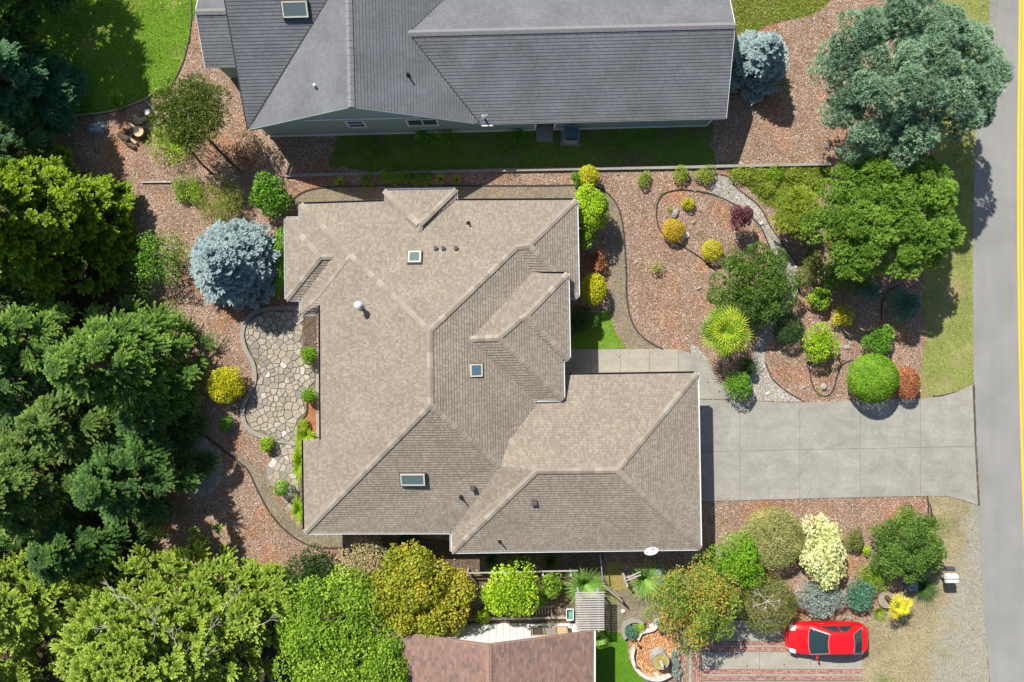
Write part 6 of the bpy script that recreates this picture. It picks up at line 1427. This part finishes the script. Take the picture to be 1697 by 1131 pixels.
for sy in (-1, 1):
    for (a0, a1, b0_, b1_) in ((.13, .5, .22, .5), (.525, .86, .525, .74)):
        def sd_(s, t, a0=a0, a1=a1, b0_=b0_, b1_=b1_, sy=sy):
            q = lerp(lerp(a0, a1, s), lerp(b0_, b1_, s), t); tt = lerp(.08, .86, t); zz = .96 + .44 * tt; hw = lerp(.80, .58, tt ** .9); x0 = lerp(xb0, xt0, tt); x1 = lerp(xb1, xt1, tt)
            return (lerp(x0, x1, q), sy * (hw + .035 + .02 * math.sin(q * math.pi)), zz)
        patch('side_window', sd_, 6, 4, M['carglass'], 0)
    def hl(s, t, sy=sy): x = lerp(-2.19, -1.86, s); w = car_w(x); y = lerp(.5, .8, t) - s * .02 + .06 * s; z = car_top(x) - .03 * t - .06 * t * t; return (x + .05 * t, sy * y * .98, z + .035)
    patch('headlight', hl, 5, 4, M['lamp'], 0)
    patch('tail_light', lambda s, t, sy=sy: (lerp(2.18, 2.28, s), sy * lerp(.55, .74, t), .93 - .15 * s), 3, 3, M['tail'], 0)
    MB().lathe((-.72, sy * .95, 1.0), [(.02, -.06), (.07, -.04), (.08, .02), (.05, .06), (.01, .07)], 12, .7, 1.1).box((-.72, sy * .85, .98), (.05, .1, .04)).build('side_mirror', M['red'], car)
    for x in (-1.42, 1.38):
        w_ = MB().tube([(x, sy * .6, .33), (x, sy * .82, .33)], .33, 22).build('wheel', M['rubber'], car); MB().tube([(x, sy * .81, .33), (x, sy * .835, .33)], .2, 16).build('rim', M['galv'], w_)
    MB().bar((-.45, sy * .905, .82), (-.28, sy * .905, .82), .025, .03).build('door_handle', M['galv'], car)

def strip(name, pts, w, mat):
    MB().tube(pts, w, 5).build(name, mat, car)
for fr in (True, False):
    e = [Vector(ws(s_, -.06, fr, .028)) for s_ in np.linspace(-.02, 1.02, 11)]; f_ = [Vector(ws(s_, 1.05, fr, .022)) for s_ in np.linspace(0, 1, 11)]
    strip('window_trim', e, .014, M['galv']); strip('window_trim', f_, .011, M['galv'])
    for q in (0, 1): strip('window_trim', [Vector(ws(q, t_, fr, .025)) for t_ in np.linspace(-.05, 1.05, 6)], .012, M['galv'])
def on_body(x, f): w = car_w(x); return Vector((x, f * w, float(np.interp(abs(f), [0, .3, .6, .84, .93, .985], [car_top(x) + .024, car_top(x) + .018, car_top(x), car_top(x) - .035, car_top(x) - .12, .7])) + .002))
strip('bonnet_seam', [on_body(x, .72 - .05 * (x + 2.1)) for x in np.linspace(-2.1, -1.2, 8)], .006, M['black']); strip('bonnet_seam', [on_body(x, -.72 + .05 * (x + 2.1)) for x in np.linspace(-2.1, -1.2, 8)], .006, M['black'])
strip('boot_seam', [on_body(2.16 - .05 * abs(f), f) for f in np.linspace(-.75, .75, 13)], .006, M['black']); strip('grille', [on_body(-2.22 + .04 * abs(f), f) for f in np.linspace(-.4, .4, 9)], .03, M['black'])
for f in (-.35, .2): strip('wiper', [Vector((-1.17, f, 1.0)), Vector((-1.02, f + .45, 1.05))], .009, M['black'])
GR = {'fir_tree': 'firs in the woodland on the left', 'yew_tree': 'yews in the lower left corner', 'conifer_tree': 'dark conifers along the left edge', 'blue_spruce': 'blue spruces', 'leafy_tree': 'leafy trees left of the brown roof', 'small_tree': 'small green trees',
 'shrub': 'garden shrubs', 'clipped_shrub': 'clipped shrubs beside the driveway', 'rock': 'rocks in the garden beds', 'log': 'logs in the wood pile', 'strappy_plant': 'strappy plants and grass clumps', 'fern': 'ferns', 'weed': 'weeds in the side lawn', 'palm_tree': 'fan palms',
 'pine_tree': 'pines', 'garden_light': 'garden lights round the chip bed', 'bed_edging': 'dark edging strips', 'path_edging': 'edging along paths', 'planter_wall': 'stone planter walls', 'timber_edging': 'timber edging strips'}
for o in bpy.data.objects:
    if o.parent is None and o.get('category') and not o.get('group') and o.name.split('.')[0] in GR: o['group'] = GR[o.name.split('.')[0]]
print('objects', len(bpy.data.objects), 'tris', sum(len(o.data.loops) - 2 * len(o.data.polygons) for o in bpy.data.objects if o.type == 'MESH'))
